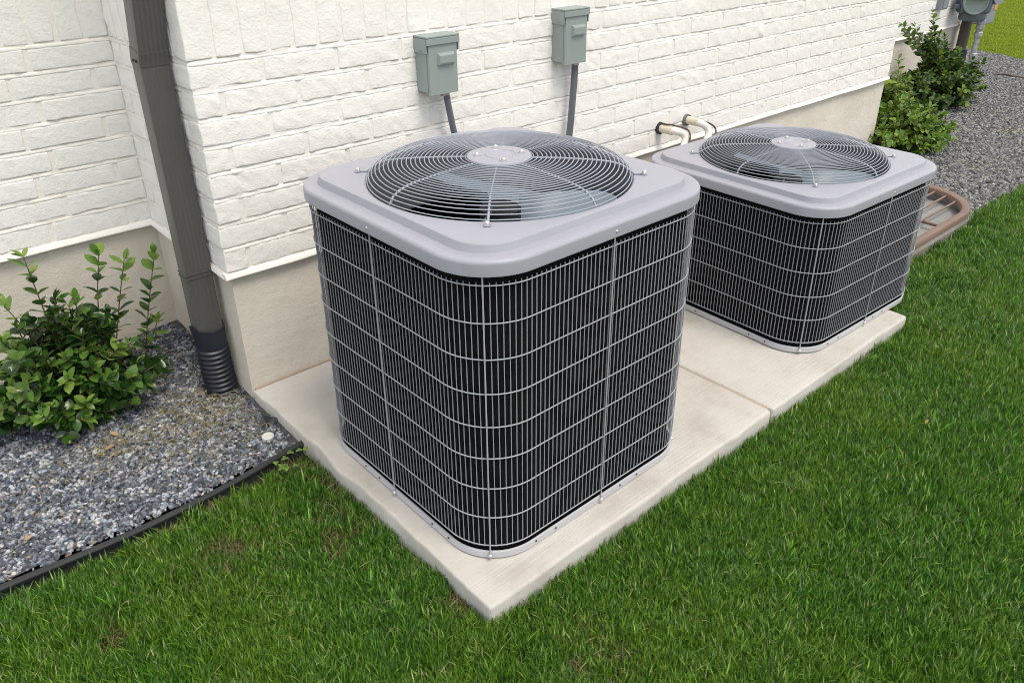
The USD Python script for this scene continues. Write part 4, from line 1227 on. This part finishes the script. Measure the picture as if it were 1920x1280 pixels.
idx = np.where(r.random(len(p)) < np.clip(dry * 1.2 - 0.02, 0, 0.8), r.integers(11, 14, len(p)), idx)
sz = r.uniform(0.8, 1.15, len(p)) * (0.82 + 0.45 * slow) * np.clip(0.95 + dcam * 0.03, 1.0, 1.2)
edge_d = lawn_front(p[:, 0]) - p[:, 1]
sz *= np.where((p[:, 0] > 0.15) & (edge_d < 0.10), 1.12, 1.0)
sc = np.column_stack([np.clip(0.95 + dcam * 0.09, 1.05, 1.6), np.clip(0.95 + dcam * 0.09, 1.05, 1.6), sz])
instancer("grass", protos, [M["grass"]] * 11 + [M["drygrass"]] * 3, np.column_stack([p, np.full(len(p), GZ - 0.002)]), r.uniform(0, 6.28, len(p)), sc, idx, "dense green lawn grass round the pad in front", "grass")

p = poisson_grid(8.3, 14.5, -2.2, 7.5, 0.075, r)
p = p[p[:, 0] > np.interp(p[:, 1], FARX[:, 0], FARX[:, 1]) + 0.02]
instancer("grass", [tuft(150, 0.06, 0.03, 0.06, 0.006, 260 + k) for k in range(5)], [M["fargrass"]] * 5, np.column_stack([p, np.full(len(p), GZ - 0.02)]), r.uniform(0, 6.28, len(p)),
          np.column_stack([np.full(len(p), 1.1)] * 2 + [r.uniform(0.8, 1.2, len(p))]), r.integers(0, 5, len(p)), "bright green far lawn beyond the gravel", "grass")

# ------------------------------------------------------------------ weeds at the edging
def weed(label, x, y, n, seed):
    R_ = np.random.default_rng(seed)
    t = thing("weed", label, "weed", (x, y, GZ))
    st, lv = MB(), MB()
    for k in range(n):
        a = R_.uniform(0, 6.28); e = np.array([math.cos(a) * R_.uniform(0.01, 0.045), math.sin(a) * R_.uniform(0.01, 0.03), R_.uniform(0.03, 0.06)])
        tb = tube([(0, 0, 0), e * [0.4, 0.4, 0.6], e], 0.0009, 4); st.add(tb.vertices, tb.faces)
        for j in range(3):
            b = a + j * 2.09
            v, f = leaf_mesh(0.012 * R_.uniform(0.8, 1.2), 0.010, 0.15, 0.2)
            lv.add(v @ frame(np.array([math.cos(b), math.sin(b), 0.25]), np.array([0, 0, 1.0])).T + e, f, R_.random())
    obj("stems", st.mesh(), M["stem_green"], t)
    obj("leaves", lv.mesh(), M["leaf_young"], t, smooth=True)


weed("small clover-like weed where the edging meets the concrete pad", -0.02, -0.385, 4, 1)
weed("broad clover-like weed on the lawn side of the edging", -0.10, -0.42, 7, 2)

# ------------------------------------------------------------------ small things on the gravel
vc = thing("valve_cap", "small round white cap lying in the gravel near the pad", "cap", (-0.067, -0.242, GZ + 0.034))
obj("disc", loft([circ_ring(0.017, 0, 32), circ_ring(0.019, 0.004, 32), circ_ring(0.019, 0.010, 32), circ_ring(0.016, 0.013, 32), circ_ring(0.010, 0.012, 32)], True, True), M["white"], vc, smooth=40)
fs = thing("fabric_scrap", "torn scrap of black weed fabric poking from the gravel by the pad", "fabric", (-0.02, -0.162, GZ + 0.035))
V = np.array([(-0.045, -0.006, 0.002), (-0.02, 0.008, 0.03), (0.012, 0.0, 0.012), (0.03, -0.012, 0.004), (-0.02, -0.015, 0.003), (0.0, -0.02, 0.0)])
obj("cloth", (np.vstack([V, V - [0, -0.002, 0.002]]), np.array([(0, 4, 1), (1, 4, 2), (4, 5, 2), (2, 5, 3), (6, 7, 10), (7, 8, 10), (10, 8, 11), (8, 9, 11)])), M["black"], fs)
M["litter"] = island_mat("dead_leaf", [(0.0, (0.24, 0.14, 0.06)), (0.5, (0.34, 0.22, 0.11)), (1.0, (0.42, 0.31, 0.17))], rough=0.7)
M["straw"] = island_mat("straw", [(0.0, (0.13, 0.12, 0.05)), (0.5, (0.22, 0.19, 0.09)), (1.0, (0.40, 0.34, 0.19))], rough=0.7)
lf = [(-0.475, 0.02, "tan dead leaf on the gravel below the left shrub"), (-0.42, 0.07, "brown curled dead leaf under the left shrub's edge"), (-0.74, -0.23, "pale dead leaf on the gravel at the picture's left"), (1.52, -1.60, "small tan dead leaf lying on the open lawn right of the pad")]
for k, (lx, ly, lab) in enumerate(lf):
    v, f = leaf_mesh(0.03 if k < 3 else 0.022, 0.017 if k < 3 else 0.009, -0.25, 0.5)
    a = k * 2.1
    v = v @ np.array([[math.cos(a), math.sin(a), 0], [-math.sin(a), math.cos(a), 0], [0, 0, 1]])
    obj("dead_leaf", toned(v, f, (0.2, 0.5, 0.8, 0.1)[k]), M["litter"], smooth=True, label=lab, cat="leaf", loc=(lx, ly, GZ + 0.05 - (0.008 if lx > 0 else 0)))
mb = MB(); r = np.random.default_rng(5)
for _ in range(1800):
    if r.random() < 0.62:
        c = np.array([-0.15 + r.normal(0, 0.13), 0.02 + r.normal(0, 0.14)])
    elif r.random() < 0.4:
        c = np.array([-0.45 + r.normal(0, 0.10), 0.02 + r.normal(0, 0.05)])
    else:
        c = np.array([r.uniform(-1.1, -0.03), r.uniform(-0.30, 0.5)])
    ycut = float(np.interp(c[0], xs, ys)) + 0.025
    if c[0] > -0.03 or c[1] < ycut or c[1] > 0.6:
        continue
    zc = GZ + 0.038 + float(left_z(np.array(c[0]), np.array(c[1])))
    a, L = r.uniform(0, np.pi), r.uniform(0.012, 0.05)
    d = np.array([math.cos(a), math.sin(a), r.normal(0, 0.12)]) * L / 2
    s = np.array([-math.sin(a), math.cos(a), 0]) * 0.0007
    o = np.array([c[0], c[1], zc + r.uniform(0, 0.004)])
    bow = np.array([0, 0, 0.003]) + s * r.normal(0, 4)
    mb.add([o - d - s, o - d + s, o + bow - s, o + bow + s, o + d - s * 0.4, o + d + s * 0.4], [(0, 1, 3), (0, 3, 2), (2, 3, 5), (2, 5, 4)], r.random())
obj("dry_clippings", mb.mesh(), M["straw"], label="dry grass clippings strewn over the left gravel bed", cat="clippings", kind="stuff")
